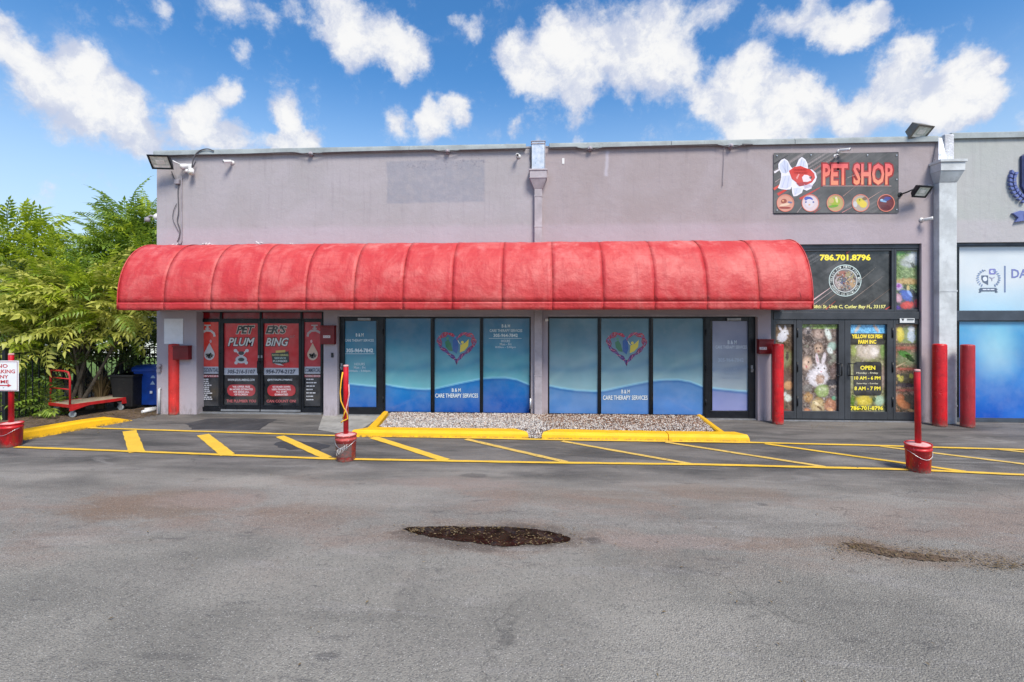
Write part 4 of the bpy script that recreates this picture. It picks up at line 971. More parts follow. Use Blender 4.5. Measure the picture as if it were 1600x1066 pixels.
D1 = [(1262, 517, 8, 7, 20, (120, 110, 112)), (1263, 519, 4, 3, 0, (60, 54, 58)), (1262, 513, 3, 2, 0, (200, 196, 196)), (1279, 522, 9, 9, 0, (172, 150, 140)), (1283, 519, 2, 2, 0, (60, 44, 40)), (1294, 522, 5, 12, -20, (212, 222, 218)), (1300, 541, 8, 9, 30, (150, 176, 166)), (1297, 548, 5, 8, -30, (206, 214, 212)),
      (1264, 530, 8, 7, 0, (60, 48, 46)), (1279, 540, 7, 8, 0, (116, 94, 82)), (1279, 545, 8, 9, 0, (186, 160, 140)), (1276, 544, 1.4, 1.6, 0, (30, 24, 24)), (1282, 544, 1.4, 1.6, 0, (30, 24, 24)), (1279, 549, 2, 1.5, 0, (150, 80, 80)), (1300, 560, 9, 9, 40, (120, 122, 110)), (1295, 560, 6, 5, 0, (80, 70, 66)), (1302, 580, 6, 14, 0, (110, 90, 86)),
      (1261, 568, 9, 13, 0, (204, 176, 156)), (1260, 573, 2, 2, 0, (200, 130, 130)), (1263, 566, 1.4, 1.4, 0, (40, 30, 30)), (1278, 590, 18, 17, 0, (218, 214, 220), .1), (1283, 576, 10, 9, 0, (224, 220, 226), .12), (1277, 562, 3.2, 11, -10, (212, 204, 210), .12), (1287, 561, 3.4, 11, 14, (218, 210, 216), .12), (1277, 561, 1.3, 8, -10, (206, 170, 176)), (1278.5, 576, 1.4, 1.6, 0, (26, 22, 24)), (1288, 576, 1.4, 1.6, 0, (26, 22, 24)), (1283, 581, 1.8, 1.2, 0, (206, 150, 156)),
      (1281, 593, 8, 9, 0, (170, 140, 122)), (1300, 598, 10, 6, 0, (70, 68, 74)), (1262, 607, 9, 8, 0, (120, 116, 112)), (1263, 621, 9, 9, 0, (176, 140, 96)), (1285, 611, 12, 11, 0, (150, 170, 110), .1), (1285, 608, 8, 4, 0, (186, 196, 156)), (1301, 614, 7, 10, 0, (96, 90, 92)), (1278, 634, 13, 13, 20, (186, 164, 120), .1), (1275, 630, 6, 3, 30, (222, 206, 170)), (1281, 638, 6, 2, 40, (110, 84, 50)), (1298, 633, 11, 12, 0, (172, 116, 86), .12), (1297, 640, 6, 3, 20, (226, 170, 120)), (1303, 622, 4, 4, 0, (90, 150, 120)), (1261, 643, 6, 6, 0, (190, 120, 76))]
PB = ((70, 62, 60), (130, 116, 104), (186, 170, 156), (96, 100, 84), (160, 166, 150), (48, 44, 46), (150, 120, 96), (200, 196, 196))
D1X = dabs(1255, 506, 1308, 648, 130, PB, 5)+[tuple(a) for a in D1]+dabs(1255, 515, 1308, 555, 34, PB, 6, .8, 2.4)+dabs(1255, 598, 1308, 648, 60, PB, 7, .8, 2.6)+dabs(1268, 583, 1292, 600, 14, ((190, 180, 182), (150, 130, 120), (226, 222, 226)), 8, .8, 3)
pet_leaf('door', 1243, 1317.6, .115, 507, 647.5, painted(lambda X, Y, n: [np.where(Y < 514, 120, 96), np.where(Y < 514, 146, 82), np.where(Y < 514, 74, 76)], D1X, 51, 80, 3), None, 'left leaf of the pet shop double doors with a white rabbit picture', 1311)
D2 = [(1340, 513, 3, 9, 35, (206, 190, 180)), (1369, 513, 3, 9, -35, (196, 170, 160)), (1356, 548, 22, 17, 0, (196, 182, 168)), (1366, 550, 8, 8, 0, (226, 216, 208)), (1334, 548, 5, 10, 0, (150, 160, 90)), (1352, 540, 6, 2, 0, (120, 104, 90)), (1379, 548, 4, 14, 0, (110, 140, 60)), (1380, 590, 4, 22, 0, (150, 130, 120)), (1330, 590, 4, 22, 0, (150, 150, 110)),
      (1350, 626, 14, 10, 0, (206, 186, 76)), (1332, 626, 4, 10, 0, (90, 120, 40)), (1374, 626, 9, 10, 0, (160, 186, 160)), (1366, 624, 3, 4, 0, (60, 80, 50)), (1356, 645, 24, 3, 0, (176, 136, 96))]
def artD2(q):
    q.rect(1329, 521, 1382, 538.5, (34, 32, 26)); q.text('YELLOW KOI FISH', 1331, 522.5, 1378.5, 529, (240, 214, 50), .05); q.text('FARM INC', 1341, 531, 1369, 537.5, (240, 214, 50), .05)
    q.rrect(1334, 565.5, 1377.5, 618, 5, (38, 38, 38))
    q.text('OPEN', 1344, 571.5, 1367.5, 578, (240, 222, 60), .03); q.text('Monday - Friday', 1338, 581.5, 1372, 585, (206, 200, 170), .02)
    q.text('10 AM - 6 PM', 1334.8, 588, 1375.5, 593.5, (240, 222, 60), .03); q.text('Saturday - Sunday', 1338, 598, 1372, 601, (206, 200, 170), .02); q.text('8 AM - 7 PM', 1334.8, 604, 1375.5, 610, (240, 222, 60), .03)
    q.text('786-701-8796', 1328.8, 634.5, 1379.5, 641, (240, 222, 60), .035, outline=(44, 44, 26))
pet_leaf('door', 1318, 1393, .115, 507.5, 648, painted(lambda X, Y, n: [np.where(Y < 522, 96, 112)+0*X, np.where(Y < 522, 168, 110), np.where(Y < 522, 212, 72)], dabs(1328, 540, 1383, 648, 70, ((150, 160, 90), (196, 186, 170), (110, 120, 60), (220, 214, 200), (96, 84, 70)), 15)+D2+dabs(1336, 540, 1378, 562, 30, ((206, 196, 186), (170, 156, 146), (230, 224, 220)), 16, 1, 3), 52, 66, 3), artD2, 'right leaf of the pet shop double doors with opening hours', 1324)
S1 = [(1222, 527, 9, 8, -10, (206, 208, 220), .1), (1226, 520, 7, 6, 0, (216, 218, 228), .1), (1219, 513, 2.4, 6, -30, (206, 204, 216)), (1227, 512, 2, 5, -5, (206, 204, 216)), (1226, 520, 1, 1, 0, (20, 20, 26)), (1222, 560, 20, 18, 0, (120, 124, 84)), (1230, 556, 3, 8, 0, (70, 60, 50)), (1222, 588, 20, 10, 0, (96, 72, 60)), (1232, 602, 9, 8, 0, (196, 146, 96)), (1231, 622, 7, 7, -30, (206, 214, 206)), (1226, 616, 3, 5, 30, (196, 206, 206)), (1220, 642, 20, 3, 0, (130, 60, 44))]
pet_leaf('window', 1206.7, 1242.6, .05, 507, 648, painted((86, 66, 46), dabs(1209, 507, 1240, 648, 60, ((110, 96, 50), (60, 46, 34), (140, 110, 70), (90, 100, 60)), 17)+S1, 53, 60, 3), None, 'narrow pet shop sidelight with a white rabbit picture, behind the red bollard', wb=.15, wt=.10)
S2 = [(1418, 524, 21, 18, 0, (124, 140, 86)), (1407, 524, 6.5, 11, 0, (206, 190, 66), .1), (1406, 515, 5, 5, 0, (226, 206, 80), .1), (1424, 525, 7, 11, -10, (186, 200, 216), .1), (1424, 514, 6, 5, 0, (200, 206, 216), .1), (1412, 538, 20, 2, 0, (86, 70, 56)), (1418, 544, 24, 3, 0, (150, 86, 70)), (1418, 561, 21, 15, 0, (120, 132, 100)), (1414, 554, 12, 5, 20, (76, 130, 60), .1), (1422, 560, 9, 4, 40, (40, 66, 36), .1), (1405, 571, 12, 1.2, -25, (186, 170, 140)), (1418, 577, 24, 2.4, 0, (160, 90, 76)),
      (1418, 593, 21, 14, 0, (74, 74, 50)), (1408, 592, 5, 5, 0, (196, 186, 80), .1), (1404, 588, 3, 3, 0, (206, 196, 90)), (1424, 588, 4, 5, 0, (176, 170, 76)), (1414, 602, 17, 4, 0, (72, 66, 72)), (1418, 610, 24, 2.4, 0, (150, 80, 66)), (1418, 630, 21, 18, 0, (70, 66, 44)), (1406, 622, 7, 7, 0, (180, 110, 66), .1), (1412, 632, 13, 7, 35, (196, 122, 72), .1), (1424, 642, 8, 3, 20, (206, 166, 110)), (1418, 648, 24, 2.4, 0, (160, 90, 70))]
def artS2(q):
    q.rect(1406, 497.5, 1429, 504.5, (214, 218, 220)); q.poly([(1408, 498), (1413, 498), (1411, 502.5)], (40, 44, 50)); q.rect(1417, 498.4, 1428, 500.2, (60, 66, 70)); q.rect(1417, 501, 1427, 501.8, (120, 126, 130))
w_ = pet_leaf('window', 1393.4, 1437.2, .05, 507, 651, painted((120, 90, 70), S2[:1]+dabs(1396, 507, 1437, 540, 16, ((110, 130, 80), (150, 160, 110)), 18)+S2[1:]+dabs(1398, 580, 1436, 648, 50, ((60, 58, 40), (110, 100, 60), (170, 130, 80), (40, 40, 30)), 19, .7, 2), 54, 60, 3), None, 'narrow pet shop sidelight with four bird pictures', wb=.15, wt=.10)
q = Print(YC-.066); artS2(q); q.build('sticker', w_, 'banner_print')
# threshold strip
m_ = MB(); m_.box(O4[0], O4[1], -.02, .02, .0, .02); m_.build('threshold', 'sill_metal', bld)

# ---- piers' sunk joint & header over windows get a thin drip strip
m_ = MB(); m_.box(O2[0], O2[1], -.012, -.002, 2.13, 2.17); m_.build('header_trim', 'pipe_mauve', bld)
m_ = MB(); m_.box(O3[0], O3[1], -.012, -.002, 2.13, 2.17); m_.build('header_trim', 'pipe_mauve', bld)
# flaking plaster just above the awning (real crumbs of old caulk)
r = random.Random(12)
for (a, b, n) in ((318, 342, 9), (395, 415, 6), (455, 465, 4), (270, 280, 5)):
    m_ = MB()
    for i in range(n):
        x, z = W(r.uniform(a, b), r.uniform(379, 386)); s = r.uniform(.02, .05); an = r.uniform(-.6, .6)
        m_.box(-s, s, -.012, 0, -s*.3, s*.3, Matrix.Translation((x, -.001, z)) @ Matrix.Rotation(an, 4, 'Y'))
    m_.build('old_caulk', 'white_plastic', bld)
m_ = MB(); x, z = W(880, 252); m_.box(x-.025, x+.025, -.008, -.001, z-.06, z+.06); m_.build('paint_scab', 'white_plastic', bld, .004)

# ================================================================== AWNING
AX0 = WX(248); AX1 = WX(1225); AZ1 = 3.68; AZ0 = 2.40; AD = 1.04; AV = 2.255
awn = thing('awning', 'long faded red canvas barrel awning stretched over the storefronts', 'awning', ((AX0+AX1)/2, 0, AZ0))
NP = 14; PW = (AX1-AX0)/NP
def aw_prof(t):      # 0 top at wall .. 1 bottom front
    a = t*math.pi/2; return (-AD*math.sin(a)**.92-.004, AZ0+(AZ1-AZ0)*max(0, math.cos(a))**.92)
for k in range(NP):
    x0 = AX0+k*PW; nu, nv = 12, 22; v = []; f = []
    for i in range(nv+1):
        t = i/nv; y, z = aw_prof(t); y2, z2 = aw_prof(min(1, t+.01)); y1, z1 = aw_prof(max(0, t-.01)); ty, tz = y2-y1, z2-z1; L = math.hypot(ty, tz) or 1; ny, nz = tz/L, -ty/L
        for j in range(nu+1):
            u = j/nu; sag = -(.008+.006*math.sin(k*2.3))*math.sin(math.pi*u)**.8*math.sin(math.pi*min(1, t*1.05))
            wr = .016*mnoise.noise(Vector((x0*3+u*PW*4, t*3.1, k*2.7)))+.005*mnoise.noise(Vector((x0*3+u*PW*14, t*9.1, k)))
            v.append((x0+u*PW, y-ny*0+(-ny)*(-(sag+wr)) if False else y+ny*(-(sag+wr)), z+nz*(-(sag+wr)) if False else z-nz*(sag+wr)*-1))
    for i in range(nv):
        for j in range(nu): a = i*(nu+1)+j; f.append((a, a+nu+1, a+nu+2, a+1))
    me = mesh_of(v, f, 'canvas_panel', ['awning_canvas'], smooth=True)
    o = link('canvas_panel', me, awn); sm = o.modifiers.new('solid', 'SOLIDIFY'); sm.thickness = .004
    # valance strip
    v = []; f = []; n = 14
    for j in range(n+1):
        u = j/n; x = x0+u*PW; wv = .012*mnoise.noise(Vector((x*2.3, 4, 1))); yb = -AD-.004
        dz = .010*mnoise.noise(Vector((x*1.7, 9, 3)))
        for (yy, zz) in ((-.001, AZ0+.004), (-.016, AZ0-.004), (-.012+wv*.4, AZ0-.03), (wv, AZ0-.085), (wv*1.3-.004, AV+dz)): v.append((x, yb+yy, zz))
    for j in range(n):
        for q_ in range(4): a = j*5+q_; f.append((a, a+1, a+6, a+5))
    me = mesh_of(v, f, 'valance', ['awning_canvas'], smooth=True); o = link('valance', me, awn); sm = o.modifiers.new('solid', 'SOLIDIFY'); sm.thickness = .004
# seams between panels
for k in range(NP+1):
    m_ = MB(); m_.tube([(AX0+k*PW, y-.004, z+.002) for y, z in (aw_prof(i/18) for i in range(19))]+[(AX0+k*PW, -AD-.014, AV+.02)], .002 if 0 < k < NP else .012, 6)
    m_.build('seam', 'awning_canvas', awn)
# end panels
for x in (AX0, AX1):
    pr = [aw_prof(i/18) for i in range(19)]; v = [(x, y, z) for y, z in pr]+[(x, -AD, AV), (x, -.002, AV)]
    me = mesh_of(v, [range(len(v))], 'end_panel', ['awning_canvas']); o = link('end_panel', me, awn)
m_ = MB()
for k in range(0, NP+1, 2):
    x = AX0+k*PW+(.02 if k == 0 else (-.02 if k == NP else 0)); m_.tube([(x, -.02, AZ0-.06), (x, -AD+.02, AZ0-.06)], .016, 6); m_.tube([(x, -.02, AZ1-.08), (x, -.5, 3.3), (x, -AD+.04, AZ0)], .014, 6)
m_.tube([(AX0+.02, -AD+.02, AZ0-.06), (AX1-.02, -AD+.02, AZ0-.06)], .018, 6)
m_.build('support_frame', 'coping', awn)
m_ = MB(); x = W(1250, 462, -AD*.98)[0]
m_.raw([(x-.022, -AD*.995-.012, 2.62), (x+.002, -AD*1.0-.014, 2.50), (x+.006, -AD-.016, 2.44), (x-.012, -AD-.014, 2.55)], [(0, 1, 2, 3)]); m_.build('tear', 'black_frame', awn)

# ================================================================== DOWNSPOUTS
def downspout(px, w, metal_h, top, hop_w, mat, label, proj, zsplit, zbase, flarez):
    x = WX(px); t = thing('downspout', label, 'downspout', (x, 0, zbase), None)
    return t, x
dx = WX(841)
ds = thing('downspout', 'mauve downspout with a shiny metal chute in the middle of the facade', 'downspout', (dx, 0, .05))
zh1, zh0, zf, = WZ(841, 268), WZ(841, 281), WZ(841, 297)
m_ = MB(); m_.box(dx-.135, dx+.135, -.10, -.005, zh1+.002, ZT+.075); m_.build('metal_chute', 'galvanised', ds, .006)
m_ = MB(); 
for zz in (ZT+.02, ZT+.07): m_.box(dx-.15, dx+.15, -.115, -.004, zz-.006, zz+.006)
m_.box(dx+.138, dx+.15, -.112, -.006, zh1, ZT+.02); m_.build('strap', 'pipe_mauve', ds)
m_ = MB(); m_.box(dx-.175, dx+.175, -.18, -.002, zh0, zh1); m_.box(dx-.19, dx+.19, -.195, -.002, zh1-.03, zh1+.001); m_.box(dx-.182, dx+.182, -.187, -.002, zh0-.012, zh0)
def frustum(m_, xc, w0, d0, z0, w1, d1, z1):
    m_.prism([(xc-w0, -d0, z0), (xc+w0, -d0, z0), (xc+w0, -.002, z0), (xc-w0, -.002, z0)], [(xc-w1, -d1, z1), (xc+w1, -d1, z1), (xc+w1, -.002, z1), (xc-w1, -.002, z1)])
frustum(m_, dx, .085, .10, zf, .172, .178, zh0-.012); m_.build('hopper', 'pipe_mauve', ds, .004)
m_ = MB(); m_.box(dx-.08, dx+.08, -.098, -.004, .06, zf); m_.build('pipe', 'pipe_mauve', ds, .008)
m_ = MB()
for zz in (zf-.15, 4.0, 2.5, .9): m_.box(dx-.085, dx+.085, -.103, -.002, zz-.015, zz+.015)
m_.build('clamp', 'pipe_mauve', ds, .003)
# right one between the buildings
x0_, x1_ = WX(1468, -.16), WX(1496, -.16); xc = (x0_+x1_)/2; hw = (x1_-x0_)/2
z1_, z0_, zf_ = WZ(1480, 251, -.2), WZ(1480, 268, -.2), WZ(1480, 284, -.2)
d2 = thing('downspout', 'wide pale blue grey downspout at the right end of the pet shop', 'downspout', (xc, 0, 0))
m_ = MB(); m_.box(xc-hw-.06, xc+hw+.06, -.27, -.002, z0_, z1_); m_.box(xc-hw-.085, xc+hw+.085, -.295, -.002, z1_-.05, z1_+.002); frustum(m_, xc, hw, .155, zf_, hw+.055, .26, z0_-.001); m_.build('hopper', 'pipe_pale', d2, .006)
m_ = MB(); m_.box(xc-hw, xc+hw, -.152, -.002, 0, zf_); m_.build('pipe', 'pipe_pale', d2, .012)
m_ = MB(); m_.box(xc-hw-.004, xc+hw+.004, -.158, -.002, 2.62, 2.65); m_.box(xc-hw-.004, xc+hw+.004, -.158, -.002, .35, .38); m_.build('clamp', 'pipe_pale', d2)
m_ = MB(); m_.prism([(xc-hw-.02, -.16, z1_), (xc-.02, -.16, z1_), (xc-.02, -.01, z1_), (xc-hw-.02, -.01, z1_)], [(xc-.10, -.05, ZT+.0), (xc-.03, -.05, ZT+.0), (xc-.03, -.01, ZT+.0), (xc-.10, -.01, ZT+.0)]); m_.build('metal_chute', 'galvanised', d2)
m_ = MB(); m_.box(xc-.018, xc+hw*.95, -.10, -.004, z1_+.003, ZT+.06); m_.build('plaster_pier', 'stucco_white', d2, .02)

# ================================================================== NEIGHBOUR BUILDING
NX0 = XR+.004; NX1 = 18.0; NZ = WZ(1560, 208)-.05
nb_ = thing('neighbouring_building', 'pale grey green stucco building at the right edge with blue covered glass', 'building', (NX0, 0, 0))
HN = (WX(1494.5), 16.5, 0, WZ(1500, 379)); mb = MB(); wall_holes(mb, NX0, NX1, 0, NZ, [HN], .3)
mb.raw([(NX0, 0, ZT), (NX0, 14, ZT), (NX0, 14, NZ), (NX0, 0, NZ)], [(3, 2, 1, 0)[::-1]]); mb.raw([(NX0, .25, NZ-.3), (NX1, .25, NZ-.3), (NX1, 14, NZ-.3), (NX0, 14, NZ-.3)], [(0, 1, 2, 3)])
mb.build('wall', 'stucco_neighbour', nb_)
for a, b in ((WX(1484), 11.5), (11.506, NX1)):
    m_ = MB(); m_.box(a, b, -.04, .28, NZ-.03, NZ+.06); m_.box(a, b, -.05, -.04, NZ-.06, NZ+.05); m_.build('coping', 'coping', nb_, .005)
YN = .12
zn_t = HN[3]; zn1, zn0 = WZ(1545, 487, YN), WZ(1545, 501, YN)
m_ = MB(); m_.box(HN[0], HN[1], YN-.05, YN+.06, zn_t-.05, zn_t); m_.box(HN[0], HN[0]+.03, YN-.05, YN+.06, 0, zn_t-.05); m_.box(HN[0]+.03, HN[1], YN-.06, YN+.06, zn0, zn1); m_.box(HN[0]+.03, HN[1], YN-.05, YN+.06, 0, .06); m_.build('storefront_frame', 'grey_frame', nb_, .004)
def sky_fn(lowgrad):
    def fn(X, Y):
        n = vnoise(X+100, Y+50, 50, 77, 4)
        if lowgrad:
            t_ = np.clip((Y-503)/150, 0, 1); a = np.clip(1-((X-1560)/45)**2-((Y-555)/50)**2, 0, 1)
            c = [86*(1-t_)+22*t_+60*a+(n-.5)*50, 158*(1-t_)+84*t_+40*a+(n-.5)*46, 196*(1-t_)+176*t_+10*a+(n-.5)*30]
        else:
            t_ = np.clip((Y-440)/46, 0, 1); c = [196-44*t_+(n-.5)*24, 204-14*t_+(n-.5)*18, 210+2*t_+(n-.5)*12]
        return c
    return fn
def nb_window(z0, z1, y0, y1, fn, art, label):
    m_ = MB(); ring_frame(m_, HN[0]+.032, 14.6, z0, z1, .018, YN-.03, .06); w = m_.build('window', 'grey_frame', nb_); w['label'] = label
    glass(w, HN[0]+.05, 14.58, z0+.018, z1-.018, YN+.012)
    q = Print(YN+.008); q.canvas(1499, y0, 1760, y1, 2.5, fn); q.build('vinyl_print', w)
    if art: q = Print(YN+.005); art.w = w; art(q)
def art_nb(q):
    c = (104, 112, 170); c2 = (70, 86, 112)
    q.rect(1569, 415.5, 1571.5, 457, (104, 122, 160)); q.text('DA', 1580.5, 420.5, 1606, 434.5, c, .02)
    q.build('lettering', art_nb.w); q = Print(YN+.005); cx, cy = 1544.5, 438
    q.rrect(1545.5, 420, 1556, 429, 2, (110, 112, 176)); q.ell(1550.5, 424.5, 3, 2.4, (200, 206, 226)); q.poly([(1533.5, 430.5), (1544, 430.5), (1544, 445.5), (1536, 441), (1533.5, 436)], c2); q.ell(1539, 436, 3.4, 3.6, (206, 214, 228))
    q.poly([(1536, 424), (1538.5, 421.5), (1541, 424), (1538.5, 422.8)], c2); q.stroke([(1546, 433), (1550, 435.5), (1554, 433)], 1.4, (150, 150, 176)); q.stroke([(1550, 434), (1550, 439)], 1.2, (150, 150, 176))
    for s in (-1, 1):
        for k in range(9):
            a = R(20+k*15); x = cx+s*17*math.sin(a)*1.0; y = 434+15*-math.cos(a)*-1*.9
            x = cx+s*17*math.sin(R(30+k*14)); y = 435-14*math.cos(R(30+k*14)); q.ell(x, y, 2.4, 1.0, (120, 140, 176), s*(k*14-40), 8); q.lay -= 1
        q.lay += 1
    q.poly([(1531, 450), (1557, 450), (1557, 455), (1531, 455)], c2); q.poly([(1529, 451.5), (1533, 452), (1533, 457), (1529, 457), (1531, 454)], c2); q.poly([(1559, 451.5), (1555, 452), (1555, 457), (1559, 457), (1557, 454)], c2)
    q.rect(1535, 451.8, 1541, 453.4, (206, 214, 228)); q.rect(1542, 451.8, 1546, 453.4, (206, 214, 228)); q.rect(1547, 451.8, 1553, 453.4, (206, 214, 228)); q.build('crest_emblem', art_nb.w)
nb_window(zn1+.002, zn_t-.052, 385.5, 486, sky_fn(False), art_nb, 'pale upper window with a small crest and purple letters')
nb_window(.062, zn0-.002, 501.5, 656, sky_fn(True), None, 'deep blue lower window behind the two bollards')
# emblem on the wall (cropped by the frame in the photo): shield, laurel, ribbon
em = thing('wall_emblem', 'raised navy and white shield emblem with laurel leaves and ribbon at the right edge', 'sign', (WX(1618), -.03, WZ(1618, 290)))
def extr(name, pts, y0, y1, mat, parent, bevel=.004):
    P = [W(a, b) for a, b in pts]; 
    area = sum(P[i][0]*P[(i+1) % len(P)][1]-P[(i+1) % len(P)][0]*P[i][1] for i in range(len(P)))
    if area < 0: P = P[::-1]
    n = len(P); v = [(x, y0, z) for x, z in P]+[(x, y1, z) for x, z in P]; f = [tuple(range(n)), tuple(range(n, 2*n))[::-1]]+[((i+1) % n, i, n+i, n+(i+1) % n) for i in range(n)]
    return link(name, mesh_of(v, f, name, [mat]), parent, bevel)
sc = 1619
extr('shield_back', [(1593, 245), (1600, 240), (2*sc-1600, 240), (2*sc-1593, 245), (2*sc-1593, 292), (sc+16, 312), (sc, 322), (sc-16, 310), (1593, 292)], -.05, -.003, 'navy_dark', em)
extr('shield', [(1597, 244), (2*sc-1597, 244), (2*sc-1597, 290), (sc+13, 305), (sc, 314), (sc-14, 304), (1597, 291)], -.07, -.0505, 'emblem_white', em)
extr('shield_field', [(1599, 268), (sc, 268), (sc, 308), (sc-13, 300), (1599, 289)], -.078, -.0705, 'navy', em)
for s in (-1, 1):
    for k in range(9):
        a = R(100+k*11); cxp = sc+s*(-1)*(-41)*math.sin(a)*1.0 if False else sc+s*40*math.sin(R(72+k*10)); cyp = 284+34*-math.cos(R(72+k*10))
        for io in (-1, 1):
            ang = R(72+k*10); ux, uy = math.cos(ang)*s*-1, -math.sin(ang)
            tx, ty = s*math.cos(ang), math.sin(ang); nx_, ny_ = s*math.sin(ang), -math.cos(ang)
            bx, by = cxp+nx_*io*1.0, cyp+ny_*io*1.0; dx_, dy_ = -tx*.75+nx_*io*.6, -ty*.75+ny_*io*.6; L = 7.5
            px_, py_ = -dy_, dx_
            extr('laurel_leaf', [(bx, by), (bx+dx_*L*.45+px_*2.6, by+dy_*L*.45+py_*2.6), (bx+dx_*L, by+dy_*L), (bx+dx_*L*.45-px_*2.6, by+dy_*L*.45-py_*2.6)], -.055, -.003, 'navy', em, 0)
extr('ribbon_tail', [(1579, 334), (1590, 330), (1602, 331), (1602, 345), (1583, 348), (1588, 341)], -.05, -.003, 'navy', em)
extr('ribbon_tail', [(2*sc-1579, 334), (2*sc-1590, 330), (2*sc-1602, 331), (2*sc-1602, 345), (2*sc-1583, 348), (2*sc-1588, 341)], -.05, -.003, 'navy', em)
extr('ribbon', [(1597, 333), (2*sc-1597, 333), (2*sc-1597, 341), (1597, 341)], -.075, -.052, 'emblem_white', em)

# ================================================================== BANNER
ban = thing('shop_banner', 'black PET SHOP banner with a goldfish and five round animal badges', 'banner', (WX(1306), 0, WZ(1306, 333)))
m_ = MB(); bx0, bz1 = W(1209, 240); bx1, bz0 = W(1403, 332.5); bz1b = WZ(1403, 239.5)
m_.box(bx0, bx1, -.016, -.003, bz0, WZ(1306, 240)); m_.build('backing', 'black_frame', ban)
BO = ((1200, 230), 7.2727)
q = Print(-.018, *BO)
def ban_fn(X, Y):
    n = vnoise(X+500, Y+400, 160, 61, 4); u = (X*.62+Y)
    ln = np.clip((vnoise(u*1.0+90, u*0+4, 14, 62, 3)-.52)*6, 0, 1); m = np.clip((vnoise(X+70, Y+20, 260, 63, 2)-.3)*2.2, 0, 1)*np.clip(1.35-X/1300, .1, 1)
    g = 84+(n-.5)*34; l_ = ln*m*70
    return [g+l_*1.0, g+l_*.82, g+l_*.82]
q.canvas(64, 66, 1478, 748, 9, ban_fn)
for a, b, w_, c in (((66, 480), (180, 400), 30, (206, 84, 70)), ((110, 540), (280, 440), 34, (200, 60, 52)), ((360, 590), (590, 460), 26, (190, 60, 54)), ((70, 290), (170, 230), 24, (226, 220, 226)), ((480, 300), (600, 200), 8, (180, 90, 80)), ((840, 745), (960, 680), 8, (206, 140, 140)), ((1140, 590), (1300, 490), 6, (200, 160, 150)), ((850, 560), (1000, 440), 5, (190, 150, 140)), ((900, 350), (1060, 290), 4, (190, 170, 160)), ((520, 745), (600, 690), 10, (180, 70, 64)), ((330, 745), (400, 650), 5, (190, 170, 170)), ((70, 190), (230, 90), 12, (40, 38, 44)), ((80, 400), (150, 350), 10, (170, 150, 150))): q.stroke([a, b], w_, c, w_*.3)
q.build('background_print', ban, 'banner_print')
q = Print(-.022, *BO)
q.text('PET', 622, 190, 908, 430, (226, 96, 100), .03, rgb2=(232, 142, 104), outline=(150, 40, 40)); q.text('SHOP', 970, 186, 1418, 430, (226, 96, 104), .03, rgb2=(236, 150, 108), outline=(150, 40, 40)); q.rect(622, 440, 1400, 446, (196, 170, 166))
q.build('lettering', ban, 'banner_print')
q = Print(-.022, *BO)
fish = [(118, 190), (150, 145), (186, 130), (225, 155), (255, 215), (275, 240), (320, 215), (350, 140), (385, 112), (425, 140), (450, 190), (455, 250), (500, 255), (540, 290), (556, 340), (540, 390), (500, 440), (495, 470), (440, 495), (400, 480), (385, 520), (330, 555), (290, 560), (275, 520), (268, 450), (255, 480), (210, 485), (150, 478), (112, 465), (135, 410), (148, 350), (150, 300), (118, 240)]
q.poly(fish, (228, 226, 238))
q.poly([(132, 195), (186, 145), (222, 170), (245, 230), (250, 262), (200, 300), (160, 290), (134, 240)], (200, 206, 228)); q.poly([(165, 330), (240, 320), (270, 380), (262, 440), (210, 470), (135, 460)], (206, 210, 230)); q.poly([(330, 215), (385, 128), (425, 160), (440, 225), (380, 215)], (206, 210, 230)); q.poly([(290, 470), (340, 460), (380, 470), (370, 510), (300, 545)], (208, 212, 232))
q.poly([(238, 270), (300, 225), (370, 215), (420, 235), (480, 255), (525, 300), (535, 350), (500, 400), (440, 430), (360, 445), (320, 400), (270, 360)], (204, 60, 52))
q.poly([(385, 345), (410, 315), (450, 318), (480, 340), (490, 380), (450, 395), (400, 395)], (230, 214, 220)); q.poly([(318, 350), (345, 305), (358, 308), (330, 370)], (226, 150, 146)); q.poly([(320, 410), (400, 400), (460, 400), (430, 432), (355, 444)], (170, 44, 52))
q.ell(483, 345, 13, 14, (30, 24, 28)); q.ell(480, 341, 4, 4, (230, 230, 230))
for k in range(9): a0 = (410+k*11, 425+6*math.sin(k)); q.stroke([a0, (a0[0]+12, 470-3*k)], 4, (200, 190, 214)); q.lay -= 1
for a, b in (((186, 150), (200, 290)), ((160, 200), (210, 290)), ((225, 180), (220, 280)), ((200, 330), (160, 455)), ((240, 330), (215, 465)), ((385, 135), (370, 210)), ((410, 160), (400, 215)), ((330, 465), (310, 540))): q.stroke([a, b], 3, (170, 176, 206)); q.lay -= 1
q.lay += 2
for k in range(16): x = 300+18*(k % 8)+9*(k//8); y = 258+34*(k//8); q.ring(x, y, 10, 9, 2.4, (164, 34, 40), 8); q.lay -= 1
q.build('goldfish_print', ban, 'banner_print')
